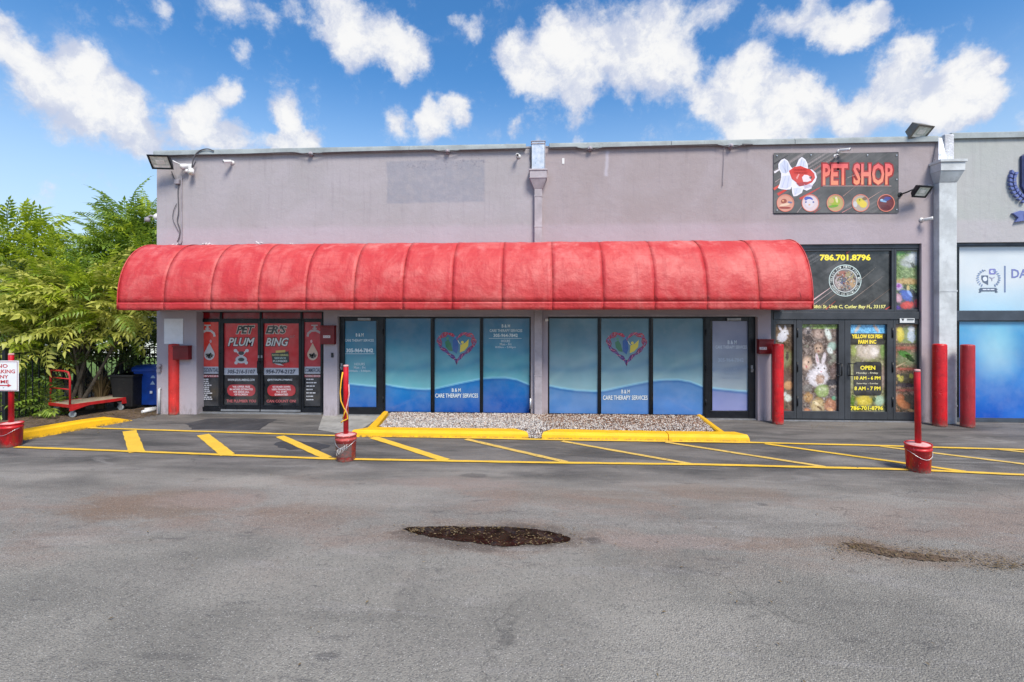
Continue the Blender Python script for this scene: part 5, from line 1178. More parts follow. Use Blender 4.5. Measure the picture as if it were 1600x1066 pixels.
bad = [(197, (206, 150, 130), [(180, 615, 34, 26, (150, 70, 50)), (190, 655, 60, 14, (226, 196, 170)), (190, 690, 70, 12, (150, 60, 50)), (250, 628, 26, 10, (110, 110, 150)), (170, 610, 12, 10, (220, 160, 120))]),
       (480, (214, 196, 200), [(460, 590, 50, 28, (76, 96, 180)), (470, 640, 50, 50, (214, 206, 214)), (430, 625, 10, 9, (60, 90, 160)), (515, 625, 10, 9, (60, 90, 160)), (470, 655, 10, 8, (220, 170, 120))]),
       (765, (180, 160, 110), [(760, 620, 60, 45, (160, 176, 60)), (720, 610, 30, 30, (196, 170, 110)), (780, 600, 14, 34, (220, 214, 150)), (740, 672, 60, 14, (110, 160, 50)), (770, 580, 10, 8, (220, 220, 210))]),
       (1052, (176, 160, 150), [(1050, 620, 48, 40, (206, 190, 60)), (1080, 650, 44, 40, (220, 196, 70)), (1100, 585, 30, 18, (120, 100, 80)), (990, 650, 24, 34, (200, 196, 196)), (1040, 600, 8, 8, (40, 40, 30))]),
       (1340, (104, 44, 50), [(1330, 600, 60, 16, (60, 90, 150)), (1310, 615, 40, 10, (130, 170, 210)), (1360, 580, 40, 14, (70, 70, 140)), (1340, 680, 60, 24, (90, 30, 40)), (1290, 600, 16, 10, (170, 200, 226))])]
for i, (bx, base, sh) in enumerate(bad):
    q = Print(-.021, *BO); q.ell(bx, 636, 98, 98, (206, 120, 104), n=36); q.ell(bx, 636, 90, 90, base, n=36)
    for (x, y, rx, ry, c) in sh: q.ell(x, y, rx, ry, c, random.uniform(-15, 15))
    q.ring(bx, 636, 95, 95, 9, (216, 128, 110)); q.build('badge', ban, 'banner_print')
m_ = MB()
for a, b in ((1213, 244), (1266, 243), (1354, 243), (1399.5, 243.5), (1399.5, 281), (1213, 329), (1399.5, 328)):
    x, z = W(a, b); m_.lathe([(.011, 0), (.011, .008)], 8, Matrix.Translation((x, -.026, z)) @ Matrix.Rotation(R(90), 4, 'X'))
m_.build('screw', 'galvanised', ban)

# ================================================================== CABLES AND CONDUIT
def wpt(px, py, Y=-.05): x, z = W(px, py, Y); return (x, Y, z)
def cable(name, pts, r, mat, label, cat, Y=-.05, n=6):
    m_ = MB(); P = [wpt(*p, Y) for p in pts]
    # smooth
    Q = []
    for i in range(len(P)-1):
        p0, p1, p2, p3 = [Vector(P[max(0, min(len(P)-1, i+k))]) for k in (-1, 0, 1, 2)]
        for s in range(4): t = s/4; Q.append(.5*((2*p1)+(p2-p0)*t+(2*p0-5*p1+4*p2-p3)*t*t+(3*p1-p0-3*p2+p3)*t**3))
    Q.append(Vector(P[-1])); m_.tube(Q, r, n); o = m_.build(name, mat)
    return tag(o, label, cat)
def copy_y(px): # y pixel of the underside of the coping
    return 242.2+(px-260)*(-.0187)
jb = [485, 699, 922, 1142]
pts = [(262, 243)]
for j in jb: pts += [(j-36, copy_y(j)+.3), (j-22, copy_y(j)+.8), (j-8, copy_y(j)+3.2), (j, copy_y(j)+4), (j+9, copy_y(j)+3.2), (j+20, copy_y(j)+.8), (j+34, copy_y(j)+.2)]
pts = pts[:1]+[(300, 242), (380, 240.8)]+pts[1:]
pts = [p for p in pts]+[(1160, 225.4)]
cable('cable', pts, .011, 'cable', 'long grey cable strung under the coping through the round junction boxes', 'cable', -.075)
for i, j in enumerate(jb):
    lab = ('first round grey junction box under the coping, counting from the left corner', 'round grey junction box under the coping between the painted-over patch and the dome camera', 'round grey junction box under the coping just right of the metal chute', 'round grey junction box under the coping left of the PET SHOP banner')[i]
    x, z = W(j, copy_y(j)+2.5, -.06); t = thing('junction_box', lab, 'junction box', (x, 0, z), 'round junction boxes along the coping')
    m_ = MB(); M = Matrix.Translation((x, -.004, z)) @ Matrix.Rotation(R(90), 4, 'X'); m_.lathe([(.052, 0), (.052, .06), (.045, .072), (.02, .076)], 16, M); m_.build('box', 'conduit', t)
    m_ = MB(); m_.lathe([(.03, 0), (.028, .03), (.012, .045)], 12, Matrix.Translation((x, -.078, z)) @ Matrix.Rotation(R(100), 4, 'X')); m_.build('cap', 'pipe_mauve', t)
cable('cable', [(306, 252), (300, 262), (303, 246), (310, 237), (318, 233.5), (326, 233), (334, 236)], .012, 'cable', 'short thick black cable looping over the coping above the white floodlight pair', 'cable', -.08)
cable('cable', [(268, 268), (273, 280), (279, 285), (278, 300), (279, 330), (277, 345), (281, 358), (280, 370), (277, 378)], .010, 'cable', 'thin grey cable hanging down the left corner of the facade', 'cable', -.03)
cable('cable', [(276, 318), (271, 330), (270, 342), (274, 352), (279, 362)], .006, 'cable', 'thin loose cable loop beside the hanging cable', 'cable', -.025)
cable('conduit', [(283.5, 276), (283.5, 330), (283.5, 378), (279, 379)], .012, 'conduit', 'straight grey conduit down the left corner of the facade', 'conduit', -.02)
cable('cable', [(1142, 230), (1132, 223), (1131, 250), (1129, 291)], .005, 'conduit', 'thin cable dropping from the coping left of the PET SHOP banner', 'cable', -.02)
cable('cable', [(831, 234), (828.5, 244), (830, 252), (829, 261)], .010, 'cable', 'short cable hanging at the left side of the metal chute', 'cable', -.03)
x, z = W(279, 285); m_ = MB(); m_.box(x-.05, x+.05, -.07, -.002, z-.05, z+.05); tag(m_.build('junction_box', 'conduit', None, .006), 'small square junction box at the top of the hanging cable', 'junction box')

# ================================================================== FLOODLIGHTS
def floodlight(px, py, Y, w, h, d, tilt, yaw, label, mats, wallY=0, twin=False, name='floodlight', roof=False):
    x, z = W(px, py, Y); t = thing(name, label, 'floodlight', (x, Y, z))
    M = Matrix.Translation((x, Y, z)) @ Matrix.Rotation(yaw, 4, 'Z') @ Matrix.Rotation(tilt, 4, 'X')   # local -Y is the light direction
    m_ = MB(); m_.prism([M @ Vector(a) for a in ((-w/2, -d/2, -h/2), (w/2, -d/2, -h/2), (w/2, -d/2, h/2), (-w/2, -d/2, h/2))][::1], [M @ Vector(a) for a in ((-w*.4, d/2, -h*.36), (w*.4, d/2, -h*.36), (w*.4, d/2, h*.36), (-w*.4, d/2, h*.36))]); m_.build('housing', mats[0], t, .008)
    m_ = MB(); f = .03
    for a in ((-w/2-.006, -w/2+f, -h/2-.006, h/2+.006), (w/2-f, w/2+.006, -h/2-.006, h/2+.006), (-w/2+f, w/2-f, -h/2-.006, -h/2+f), (-w/2+f, w/2-f, h/2-f, h/2+.006)): m_.box(a[0], a[1], -d/2-.022, -d/2-.001, a[2], a[3], M)
    m_.build('bezel', mats[0], t, .004)
    m_ = MB(); m_.box(-w/2+f, w/2-f, -d/2-.010, -d/2-.003, -h/2+f, h/2-f, M); m_.build('lens', 'flood_lens', t)
    m_ = MB(); m_.box(-w*.2, w*.2, -d/2-.014, -d/2-.0105, -h*.16, h*.16, M); m_.box(-w*.36, w*.36, -d/2-.0135, -d/2-.0105, -h*.40, -h*.24, M); m_.build('reflector', 'flood_reflector', t)
    m_ = MB()
    for k in range(7): u = -w*.3+k*w*.1; m_.box(u-.004, u+.004, d/2+.001, d/2+.025, -h*.3, h*.3, M)
    m_.build('cooling_fins', mats[0], t)
    m_ = MB(); a = M @ Vector((0, d/2, 0)); sgn = 1 if px < 400 else -1
    if roof: m_.tube([a, a+Vector((0, .06, -.05)), (x, .12, ZT+.05)], .02, 8); m_.box(x-.06, x+.06, .06, .18, ZT+.045, ZT+.06)
    else:
        bxp = x+sgn*(w/2+.05); e = M @ Vector((sgn*w/2, .02, 0)); m_.tube([e, (bxp, Y+.05, z-.02), (bxp+sgn*.03, wallY-.03, z-.03)], .015, 8); m_.lathe([(.045, 0), (.045, .03)], 12, Matrix.Translation((bxp+sgn*.03, wallY-.001, z-.03)) @ Matrix.Rotation(R(90), 4, 'X'))
    m_.build('bracket', mats[1], t)
    return t
floodlight(253, 251.5, -.28, .42, .30, .12, R(38), R(8), 'wide black framed floodlight jutting past the left corner under the coping', ('flood_housing', 'white_plastic'))
floodlight(1438, 297.5, -.22, .32, .24, .09, R(40), R(14), 'black framed floodlight on the wall right of the PET SHOP banner', ('flood_housing', 'flood_housing'))
floodlight(1434, 203, -.05, .40, .28, .18, R(46), R(18), 'old beige box floodlight with a rusty edge standing on the parapet', ('flood_housing_old', 'flood_housing_old'), roof=True)
x, z = W(1456, 291, -.08); t = thing('sensor', 'small round mauve sensor above the wall floodlight at the right', 'sensor', (x, 0, z)); t.name = 'motion_sensor'
m_ = MB(); M = Matrix.Translation((x, -.003, z)) @ Matrix.Rotation(R(90), 4, 'X')
m_.lathe([(.05, 0), (.05, .03), (.04, .04)], 14, M); m_.build('base', 'pipe_mauve', t)
m_ = MB(); m_.tube([(x, -.05, z), (x, -.07, z-.06)], .025, 10); m_.build('head', 'conduit', t)
cable('cable', [(1456, 296), (1455, 303), (1450, 306)], .006, 'conduit', 'short cable between the sensor and the floodlight right of the banner', 'cable', -.06)
# ---- cameras
def bullet_cam(px, py, label, yaw, tilt, L=.16, rad=.034, side=1):
    x, z = W(px, py, -.1); t = thing('security_camera', label, 'security camera', (x, 0, z), None)
    d = Vector((math.sin(yaw)*math.cos(tilt), -math.cos(yaw)*math.cos(tilt), -math.sin(tilt))); c = Vector((x, -.12, z)); q_ = d.to_track_quat('Z', 'Y').to_matrix().to_4x4(); M = Matrix.Translation(c-d*L/2) @ q_
    m_ = MB(); m_.lathe([(rad*.7, 0), (rad, .01), (rad, L-.01), (rad*1.08, L), (rad*1.08, L+.02), (rad*.8, L+.02)], 16, M); m_.build('body', 'white_plastic', t)
    m_ = MB(); m_.lathe([(rad*.7, L+.0205), (rad*.4, L+.026), (rad*.1, L+.028)], 14, M); m_.build('lens', 'glass_dark', t)
    m_ = MB(); m_.lathe([(.045, 0), (.045, .014), (.02, .03)], 14, Matrix.Translation((x+.03*side, -.001, z+.01)) @ Matrix.Rotation(R(90), 4, 'X')); m_.tube([(x+.03*side, -.03, z+.01), tuple(c-d*L*.2)], .013, 8); m_.build('mount', 'white_plastic', t)
    return t
bullet_cam(357, 253, 'white security camera on the upper wall right of the left corner floodlights', R(-38), R(14), .15, .036)
bullet_cam(808, 243, 'small white camera with a dark eye near the metal chute', R(10), R(16), .08, .034)
bullet_cam(1318, 235, 'white security camera just above the PET SHOP banner', R(48), R(8), .17, .03, -1)
bullet_cam(1448, 343, 'silver and white camera on the wall below the right floodlight', R(50), R(-6), .13, .034, -1)
bullet_cam(1307, 243, 'tiny black camera on the top edge of the PET SHOP banner', R(-10), R(30), .05, .022)
# white twin-head light at the left corner
x, z = W(292, 262, -.12); t = thing('security_light', 'white twin headed security light right of the left corner floodlight', 'security light', (x, 0, z))
m_ = MB(); m_.box(x-.07, x+.07, -.07, -.002, z-.03, z+.10); m_.build('base', 'white_plastic', t, .012)
for (ax_, az_, yw, tl) in ((-.05, .04, R(-50), R(20)), (.09, -.06, R(20), R(55))):
    d = Vector((math.sin(yw)*math.cos(tl), -math.cos(yw)*math.cos(tl), -math.sin(tl))); M = Matrix.Translation((x+ax_, -.10, z+az_)) @ d.to_track_quat('Z', 'Y').to_matrix().to_4x4()
    m_ = MB(); m_.lathe([(.025, -.05), (.045, -.03), (.058, .05), (.06, .09), (.05, .092)], 16, M); h = m_.build('lamp_head', 'white_plastic', t); m_ = MB(); m_.lathe([(.05, .0925), (.03, .10)], 14, M); m_.build('lens', 'flood_lens', h)
m_ = MB(); M = Matrix.Translation((x-.04, -.075, z-.06)); m_.lathe([(.02, -.03), (.032, -.02), (.032, .03), (.02, .04)], 12, M); m_.build('sensor', 'white_plastic', t)
# globe at the left edge of the wall
x, z = W(240, 337, -.05); t = thing('side_lamp', 'small white lamp jutting from the left side wall beside the trees', 'lamp', (XL, 0, z))
m_ = MB(); m_.lathe([(.03, 0), (.07, .03), (.08, .08), (.05, .13), (.02, .14)], 14, Matrix.Translation((XL-.001, .10, z)) @ Matrix.Rotation(R(-90), 4, 'Y')); m_.build('shade', 'white_plastic', t)
m_ = MB(); m_.tube([(XL-.12, .1, z), (XL-.2, .08, z+.03), (XL-.26, .05, z-.02)], .02, 8); m_.lathe([(.06, -.10), (.05, -.02), (.02, 0)], 12, Matrix.Translation((XL-.26, .05, z-.01))); m_.build('arm', 'conduit', t)

# ================================================================== MAILBOXES, METER, PANEL
def mailbox(px0, px1, py0, py1, label, Y=-.001, num=None):
    x0, z1 = W(px0, py0, -.06); x1, z0 = W(px1, py1, -.06); t = thing('mailbox', label, 'mailbox', ((x0+x1)/2, 0, z0), 'red boxes on the storefront piers')
    m_ = MB(); m_.box(x0, x1, -.12, -.002, z0, z1-.03); m_.build('box', 'mailbox_red', t, .006)
    m_ = MB(); m_.box(x0-.006, x1+.006, -.135, -.002, z1-.029, z1); m_.build('lid', 'mailbox_red', t, .005)
    if num:
        yc = (py0+py1)/2+3; q = Print(-.1212); q.rect(px0+3, yc-2, px0+14, yc+2, (222, 216, 218)); q.text(num, px0+4, yc-1.4, px0+13, yc+1.4, (120, 60, 70), .01); q.build('label_plate', t, 'banner_print')
    return t
mailbox(273, 297, 540, 562, 'dull red box on the left pier behind the orange red bollard')
mailbox(502, 524, 508.5, 538, 'dark red box on the pier left of the blue glass door', num='FLOOR')
mailbox(1184, 1207, 530, 553, 'bright red box on the pier right of the lilac glass door', num='UNIT B')
x, z = W(519.5, 555); m_ = MB(); m_.box(x-.025, x+.025, -.02, -.002, z-.05, z+.05)
k = m_.build('keypad', 'flood_housing', None, .004); tag(k, 'small dark keypad on the pier under the dark red box', 'keypad')
# white panel on the left pier and its small plate
x0, z1 = W(257, 498); x1, z0 = W(286.5, 537.5); m_ = MB(); m_.box(x0, x1, -.012, -.002, z0, z1); o = m_.build('blank_notice_board', 'white_paper', None, .003); tag(o, 'blank white board on the left pier above the orange red bollard', 'board')
m_ = MB(); xx, zz = W(250, 572); m_.lathe([(.05, 0), (.05, .04), (.035, .06)], 14, Matrix.Translation((xx, -.002, zz)) @ Matrix.Rotation(R(90), 4, 'X')); m_.box(xx-.04, xx+.04, -.05, -.002, zz-.13, zz-.05)
tag(m_.build('hose_tap', 'conduit', None), 'grey round wall fitting on the left pier beside the orange red bollard', 'wall fitting')
m_ = MB(); xx = WX(251); m_.tube([(xx, -.04, .02), (xx, -.04, .55), (xx, -.01, .56)], .025, 10); tag(m_.build('pipe_stub', 'pipe_pale', None), 'short pale pipe up the foot of the left pier', 'pipe')
m_ = MB(); m_.tube([(WX(829), -.03, .2), (WX(829), -.03, .42)], .02, 8); m_.tube([(WX(829), -.03, .3), (WX(829), -.1, .3)], .012, 8); tag(m_.build('hose_tap', 'galvanised', None), 'small metal tap at the foot of the blue window by the downspout', 'tap')
m_ = MB(); x, z = W(854, 500); m_.box(x-.03, x+.03, -.05, -.002, z-.03, z+.03); m_.lathe([(.02, 0), (.02, .03)], 10, Matrix.Translation((x+.01, -.08, z)) @ Matrix.Rotation(R(90), 4, 'X')); tag(m_.build('door_sensor', 'white_plastic', None, .003), 'tiny white sensor box under the awning beside the downspout', 'sensor')

# ================================================================== BOLLARDS
def bollard(px, pyb, pyt, wpx, mat, label):
    x, y = G(px, pyb); dep = (Vector((x, y+CD, 0))).dot(FW); h = CH-(pyt-HY)*dep/FOC; rad = wpx*dep/FOC/2/math.sqrt(1+((px-800)/FOC)**2)
    y += rad*.9
    t = MB(); prof = [(rad*1.0, 0), (rad*1.02, .02), (rad, .06), (rad, h-.03), (rad*.97, h-.012), (rad*.86, h-.002), (rad*.4, h+.004), (.01, h+.005)]
    t.lathe(prof, 28, Matrix.Translation((x, y, 0))); o = t.build('bollard', mat); return tag(o, label, 'bollard', 'red steel bollards along the facade')
bollard(267, 649, 538, 19, 'bollard_orange', 'faded orange red bollard before the left pier under the white board')
bollard(1219, 664, 538, 19, 'bollard_red', 'red bollard standing before the pet shop left sidelight')
bollard(1475, 667.5, 538, 25, 'bollard_red', 'glossy red bollard in front of the pale downspout, nearer the pet shop')
bollard(1519, 669, 539, 25, 'bollard_dull', 'duller dark red bollard in front of the deep blue window')

# ================================================================== BUCKET POSTS
def bucket_post(px, pyb, pyt, label, bm_, worn, lean=(0, 0)):
    x, y = G(px, pyb-3.0); y += .12; dep = Vector((x, y+CD, 0)).dot(FW); h = CH-(pyt-HY)*dep/FOC
    t = thing('bucket_post', label, 'barrier post', (x, y, 0), None); B = Matrix.Translation((x, y, 0)) @ Matrix.Rotation(lean[0], 4, 'Y') @ Matrix.Rotation(lean[1], 4, 'X')
    m_ = MB(); m_.lathe([(.128, 0), (.133, .01), (.146, .30), (.153, .305), (.153, .33), (.147, .332), (.149, .365), (.156, .368), (.156, .382), (.144, .382), (.142, .36)], 32, B); m_.build('bucket', bm_, t)
    m_ = MB(); m_.lathe([(.141, .355), (.138, .372), (.09, .385), (.04, .392)], 24, B); m_.build('cement_fill', 'cement_pink', t)
    m_ = MB(); m_.lathe([(.037, .38), (.037, h-.01), (.03, h)], 16, B); m_.build('post', 'post_red', t)
    m_ = MB(); m_.lathe([(.039, h-.02), (.036, h+.006), (.01, h+.008)], 14, B); m_.build('post_cap', 'cement_pink', t)
    m_ = MB(); pts = [B @ Vector((.152*math.cos(R(a)), .152*math.sin(R(a)), .30-.10*math.sin(R(a+180))**2*(1 if a > 180 else 0))) for a in range(180, 361, 12)]; m_.tube(pts, .003, 5); m_.build('wire_handle', 'galvanised', t)
    return t, x, y, h, B
t, x, y, h, B = bucket_post(535.5, 725.5, 571, 'worn red bucket post with yellow and red ribbon beside the gravel kerb', 'bucket_worn', True)
m_ = MB()
def helix(ph, z0, z1, turns, rad, dz=0):
    return [(x+rad*math.cos(ph+turns*6.283*k/26), y+rad*math.sin(ph+turns*6.283*k/26), z0+(z1-z0)*k/26) for k in range(27)]
m_.tube([(x-.04, y-.02, 1.30), (x-.062, y-.03, 1.15), (x-.075, y-.03, 1.0), (x-.055, y-.05, .88), (x-.01, y-.055, .78), (x+.035, y-.045, .70), (x+.045, y-.045, .62), (x+.01, y-.055, .60), (x-.03, y-.06, .585), (x-.05, y-.06, .56)], .010, 5); m_.tube([(x+.03, y-.04, .80), (x+.0, y-.055, .70), (x-.03, y-.05, .62)], .009, 5)
m_.build('yellow_ribbon', 'ribbon_yellow', t)
m_ = MB(); m_.tube([(x+.05, y-.02, 1.12), (x+.06, y-.03, .98), (x+.045, y-.045, .86), (x+.02, y-.05, .76), (x+.05, y-.04, .66)], .010, 5); m_.build('pink_ribbon', 'cement_pink', t)
# scuffed label area on the bucket: curved patch with worn white scribble
simple('scuffed_plastic', (96, 80, 76), .6, scale=20, dirt=(176, 66, 62), dirt_amt=.8)
v = []; f = []
for i in range(13):
    a = R(205+i*10)
    for zz, rr in ((.07, .1395), (.15, .1435), (.27, .150)): v.append((x+rr*math.cos(a), y+rr*math.sin(a), zz))
for i in range(12):
    for j in range(2): k = i*3+j; f.append((k, k+3, k+4, k+1))
link('scuffed_label', mesh_of(v, f, 'scuffed_label', ['scuffed_plastic']), t)
m_ = MB(); r = random.Random(5)
for i in range(9):
    a0 = R(232+i*8); z_ = .09+i*.012; P = []
    for k in range(5):
        a = a0+R(random.uniform(-5, 5)); zz = z_+k*.02; rr = .1335+.0485*zz+.003+.0045; P.append((x+rr*math.cos(a), y+rr*math.sin(a), zz))
    m_.tube(P, .0028, 4)
m_.build('worn_lettering', 'white_plastic', t)
t, x, y, h, B = bucket_post(1446, 743, 577, 'red paint splashed bucket post standing on the painted hatching at the right', 'bucket_red', False, (R(-3), R(3)))
t, x, y, h, B = bucket_post(5, 703, 553, 'red bucket post carrying the no parking sign at the left edge', 'bucket_red', False)
# sign
sg = thing('no_parking_sign', 'white no parking any time sign with red letters at the left edge', 'sign', (x, y-.06, 1.2))
sy = y-.055
sx0, sz1 = W(-18, 563.5, sy); sx1, sz0 = W(29, 611.5, sy)
m_ = MB(); m_.box(sx0, sx1, sy, sy+.006, sz0, sz1); m_.build('panel', 'sign_white', sg, .004)
q = Print(sy-.002); q.o = (0, 0)
q.text('NO', -4, 569, 12, 575, (186, 26, 40), .02); q.text('PARKING', -15, 577.5, 23.5, 583.5, (186, 26, 40), .02); q.text('ANY', -7, 586, 13, 591.5, (186, 26, 40), .02); q.text('TIME', -8, 594, 13.5, 599, (186, 26, 40), .02)
q.rect(-10, 601.6, 13, 603.1, (186, 26, 40)); q.poly([(12, 599.8), (18, 602.3), (12, 604.8)], (186, 26, 40)); q.poly([(-7, 599.8), (-13, 602.3), (-7, 604.8)], (186, 26, 40))
for a in ((-16.5, 565, 27.5, 565.6), (-16.5, 609.6, 27.5, 610.2), (-16.5, 565, -15.9, 610.2), (26.9, 565, 27.5, 610.2)): q.rect(*a, (150, 60, 66)); q.lay -= 1
q.build('lettering', sg, 'banner_print')
m_ = MB()
for zz in (sz0+.06, sz1-.06): m_.lathe([(.009, 0), (.009, .004)], 8, Matrix.Translation(((sx0+sx1)/2, sy-.001, zz)) @ Matrix.Rotation(R(90), 4, 'X'))
m_.build('bolt', 'galvanised', sg)

# ================================================================== PLATFORM CART
fl = Vector(G(110, 653)); bl_ = Vector(G(74, 651)); fr = Vector(G(185, 641.5)); L_ = (fr-fl).length
ux = (fr-fl).normalized(); uy = Vector((-ux.y, ux.x))
ct = thing('platform_cart', 'red steel platform cart with a grey deck in front of the fence', 'cart', (fl.x, fl.y, 0)); WC = .68
def CP(a, b, z): p = fl+ux*a+uy*b; return Vector((p.x, p.y, z))
Mc = Matrix(((ux.x, uy.x, 0, fl.x), (ux.y, uy.y, 0, fl.y), (0, 0, 1, 0), (0, 0, 0, 1)))
Ld = L_+.15
m_ = MB(); m_.box(-.05, Ld, -.06, WC, .262, .285, Mc); m_.build('deck', 'cart_deck', ct, .004)
m_ = MB(); m_.box(-.06, Ld+.01, -.08, -.062, .225, .29, Mc); m_.box(-.06, Ld+.01, WC+.002, WC+.02, .225, .29, Mc); m_.box(-.07, -.052, -.08, WC+.02, .225, .29, Mc); m_.box(Ld+.012, Ld+.03, -.08, WC+.02, .225, .29, Mc)
m_.prism([Mc @ Vector(a) for a in ((-.05, -.084, .15), (.0, -.084, .15), (.30, -.084, .228), (-.05, -.084, .228))], [Mc @ Vector(a) for a in ((-.05, -.06, .15), (.0, -.06, .15), (.30, -.06, .228), (-.05, -.06, .228))]); m_.box(Ld-.12, Ld, -.084, -.062, .15, .23, Mc)
m_.build('deck_frame', 'cart_red', ct, .003)
m_ = MB(); hh = .98
m_.tube([CP(-.03, -.05, .20), CP(-.03, -.05, hh-.12), CP(-.04, -.01, hh-.02), CP(-.05, .08, hh), CP(-.05, WC-.08, hh), CP(-.04, WC, hh-.02), CP(-.03, WC+.01, hh-.12), CP(-.03, WC+.01, .20)], .02, 10)
for zz in (.82, .60): m_.tube([CP(-.03, -.05, zz), CP(-.03, WC+.01, zz)], .013, 8)
m_.build('handle', 'cart_red', ct)
def caster(a, b, rad, yaw):
    p = CP(a, b, 0); Mw = Matrix.Translation((p.x, p.y, rad)) @ Matrix.Rotation(yaw, 4, 'Z') @ Matrix.Rotation(R(90), 4, 'X')
    m_ = MB(); m_.lathe([(rad*.8, -.018), (rad, -.014), (rad, .014), (rad*.8, .018)], 20, Mw); w = m_.build('wheel', 'caster_grey', ct)
    m_ = MB(); m_.lathe([(rad*.35, -.022), (rad*.35, .022)], 12, Mw); m_.build('hub', 'galvanised', w)
    m_ = MB(); Mf = Matrix.Translation((p.x, p.y, 0)) @ Matrix.Rotation(yaw, 4, 'Z'); m_.box(-.03, .03, -.028, -.022, rad*.8, rad*2+.06, Mf); m_.box(-.03, .03, .022, .028, rad*.8, rad*2+.06, Mf); m_.box(-.045, .045, -.04, .04, rad*2+.03, rad*2+.06, Mf); m_.tube([Mf @ Vector((0, -.03, rad)), Mf @ Vector((0, .03, rad))], .009, 8); m_.build('fork', 'sill_metal', ct)
caster(.04, 0, .065, R(20)); caster(.04, WC-.06, .065, R(40)); caster(Ld-.1, 0, .065, R(10)); caster(Ld-.1, WC-.06, .065, R(-15))

# ================================================================== BINS
def bin_(px, py, w, d, h, mat, label, lidmat, handle=True):
    x, y = G(px, py); t = thing('wheelie_bin', label, 'bin', (x, y+d/2, 0)); y += d/2
    m_ = MB(); b0 = .80; m_.prism([(x-w/2*b0, y-d/2*b0, .06), (x+w/2*b0, y-d/2*b0, .06), (x+w/2*b0, y+d/2*b0, .06), (x-w/2*b0, y+d/2*b0, .06)], [(x-w/2, y-d/2, h), (x+w/2, y-d/2, h), (x+w/2, y+d/2, h), (x-w/2, y+d/2, h)]); m_.build('bin_body', mat, t, .02)
    m_ = MB(); m_.box(x-w/2-.02, x+w/2+.02, y-d/2-.02, y+d/2+.02, h-.05, h); m_.build('rim', mat, t, .012)
    if handle:
        m_ = MB(); n = 8
        for k in range(n):
            a0, a1 = math.pi*k/n, math.pi*(k+1)/n
            z0, z1 = h+.09*math.sin(a0)+.004, h+.09*math.sin(a1)+.004; y0, y1 = y-d/2*1.02*math.cos(a0)-.02, y-d/2*1.02*math.cos(a1)-.02
            m_.raw([(x-w/2-.025, y0, z0), (x+w/2+.025, y0, z0), (x+w/2+.025, y1, z1), (x-w/2-.025, y1, z1)], [(0, 1, 2, 3)], True)
        o = m_.build('lid', lidmat, t); s = o.modifiers.new('solid', 'SOLIDIFY'); s.thickness = .02
    m_ = MB()
    for s in (-1, 1): m_.lathe([(.09, -.02), (.1, -.01), (.1, .01), (.09, .02)], 16, Matrix.Translation((x+s*(w/2*.8), y+d/2*.8, .1)) @ Matrix.Rotation(R(90), 4, 'Y'))
    m_.build('wheel', 'rubber', t)
    return t, x, y
bin_(189, 641, .56, .5, .80, 'bin_black', 'open black plastic bin beside the platform cart', 'bin_black', False)
t, x, y = bin_(227, 638, .60, .6, .90, 'bin_blue', 'blue wheelie bin with closed lid at the left wall corner', 'bin_blue')
q = Print(y-.29); 
for (a, b) in ((239, 588), (238.5, 598)): q.poly([(a-4, b+3), (a, b-3), (a+4, b+3)], (150, 176, 206))
q.rect(234, 611, 238, 615, (206, 212, 220)); q.build('label_print', t, 'banner_print')
# white pipe offcuts lying by the corner
for (a, b, lb) in (((222, 646.5), (243, 643), 'white plastic pipe offcut on the ground, nearer the kerb'), ((226, 643), (244, 640.5), 'white plastic pipe offcut on the ground, nearer the wall corner')):
    m_ = MB(); p0, p1 = G(*a), G(*b); m_.tube([(*p0, .04), (*p1, .04)], .035, 12); tag(m_.build('pipe_offcut', 'white_plastic'), lb, 'pipe', 'white pipe offcuts on the ground')

# ================================================================== FENCE
FP = [Vector((-15.5, -1.1)), Vector((-10.9, -.8)), Vector((-10.42, 1.45)), Vector((XL-.05, 1.5))]
fn_ = thing('iron_fence', 'black iron picket fence under the trees at the left', 'fence', (FP[0].x, FP[0].y, 0)); FH = 1.38
m_ = MB(); m_.box(-.008, .008, -.008, .008, .06, FH); pk = m_.mesh('picket'); pk.materials.append(MATS['iron_fence'])
m_ = MB(); m_.box(-.035, .035, -.035, .035, 0, FH+.08); m_.box(-.045, .045, -.045, .045, FH+.08, FH+.1); pm = m_.mesh('post'); pm.materials.append(MATS['iron_fence'])
for f0, f1 in zip(FP[:-1], FP[1:]):
    fd = f1-f0; FL = fd.length; fd.normalize(); fa = math.atan2(fd.y, fd.x); n = int(FL/.115)
    for i in range(1, n): p = f0+fd*(FL*i/n); link('picket', pk, fn_, 0, (p.x, p.y, 0))
    link('post', pm, fn_, 0, (f0.x, f0.y, 0))
    Mf = Matrix.Translation((f0.x, f0.y, 0)) @ Matrix.Rotation(fa, 4, 'Z')
    for zz in (.18, FH-.18, FH-.02): m_ = MB(); m_.box(.036, FL-.036, -.014, .014, zz-.014, zz+.014, Mf); m_.build('rail', 'iron_fence', fn_)

# ================================================================== FAR BUILDING BEHIND THE FENCE
fb = thing('far_building', 'low pale building glimpsed through the fence behind the trees', 'building', (-20, 16, 0))
m_ = MB(); m_.box(-34, -11, 15, 24, 0, 3.4); m_.build('wall', 'pale_wall', fb); m_ = MB(); m_.box(-34.2, -10.8, 14.8, 24.2, 3.402, 3.6); m_.build('roof', 'roof_grey', fb)
for i in range(6):
    a = -32.5+i*3.6; m_ = MB(); ring_frame(m_, a, a+1.6, .9, 2.2, .07, 14.94, .055); w = m_.build('window', 'shutter', fb); glass(w, a+.07, a+1.53, .97, 2.13, 14.975)

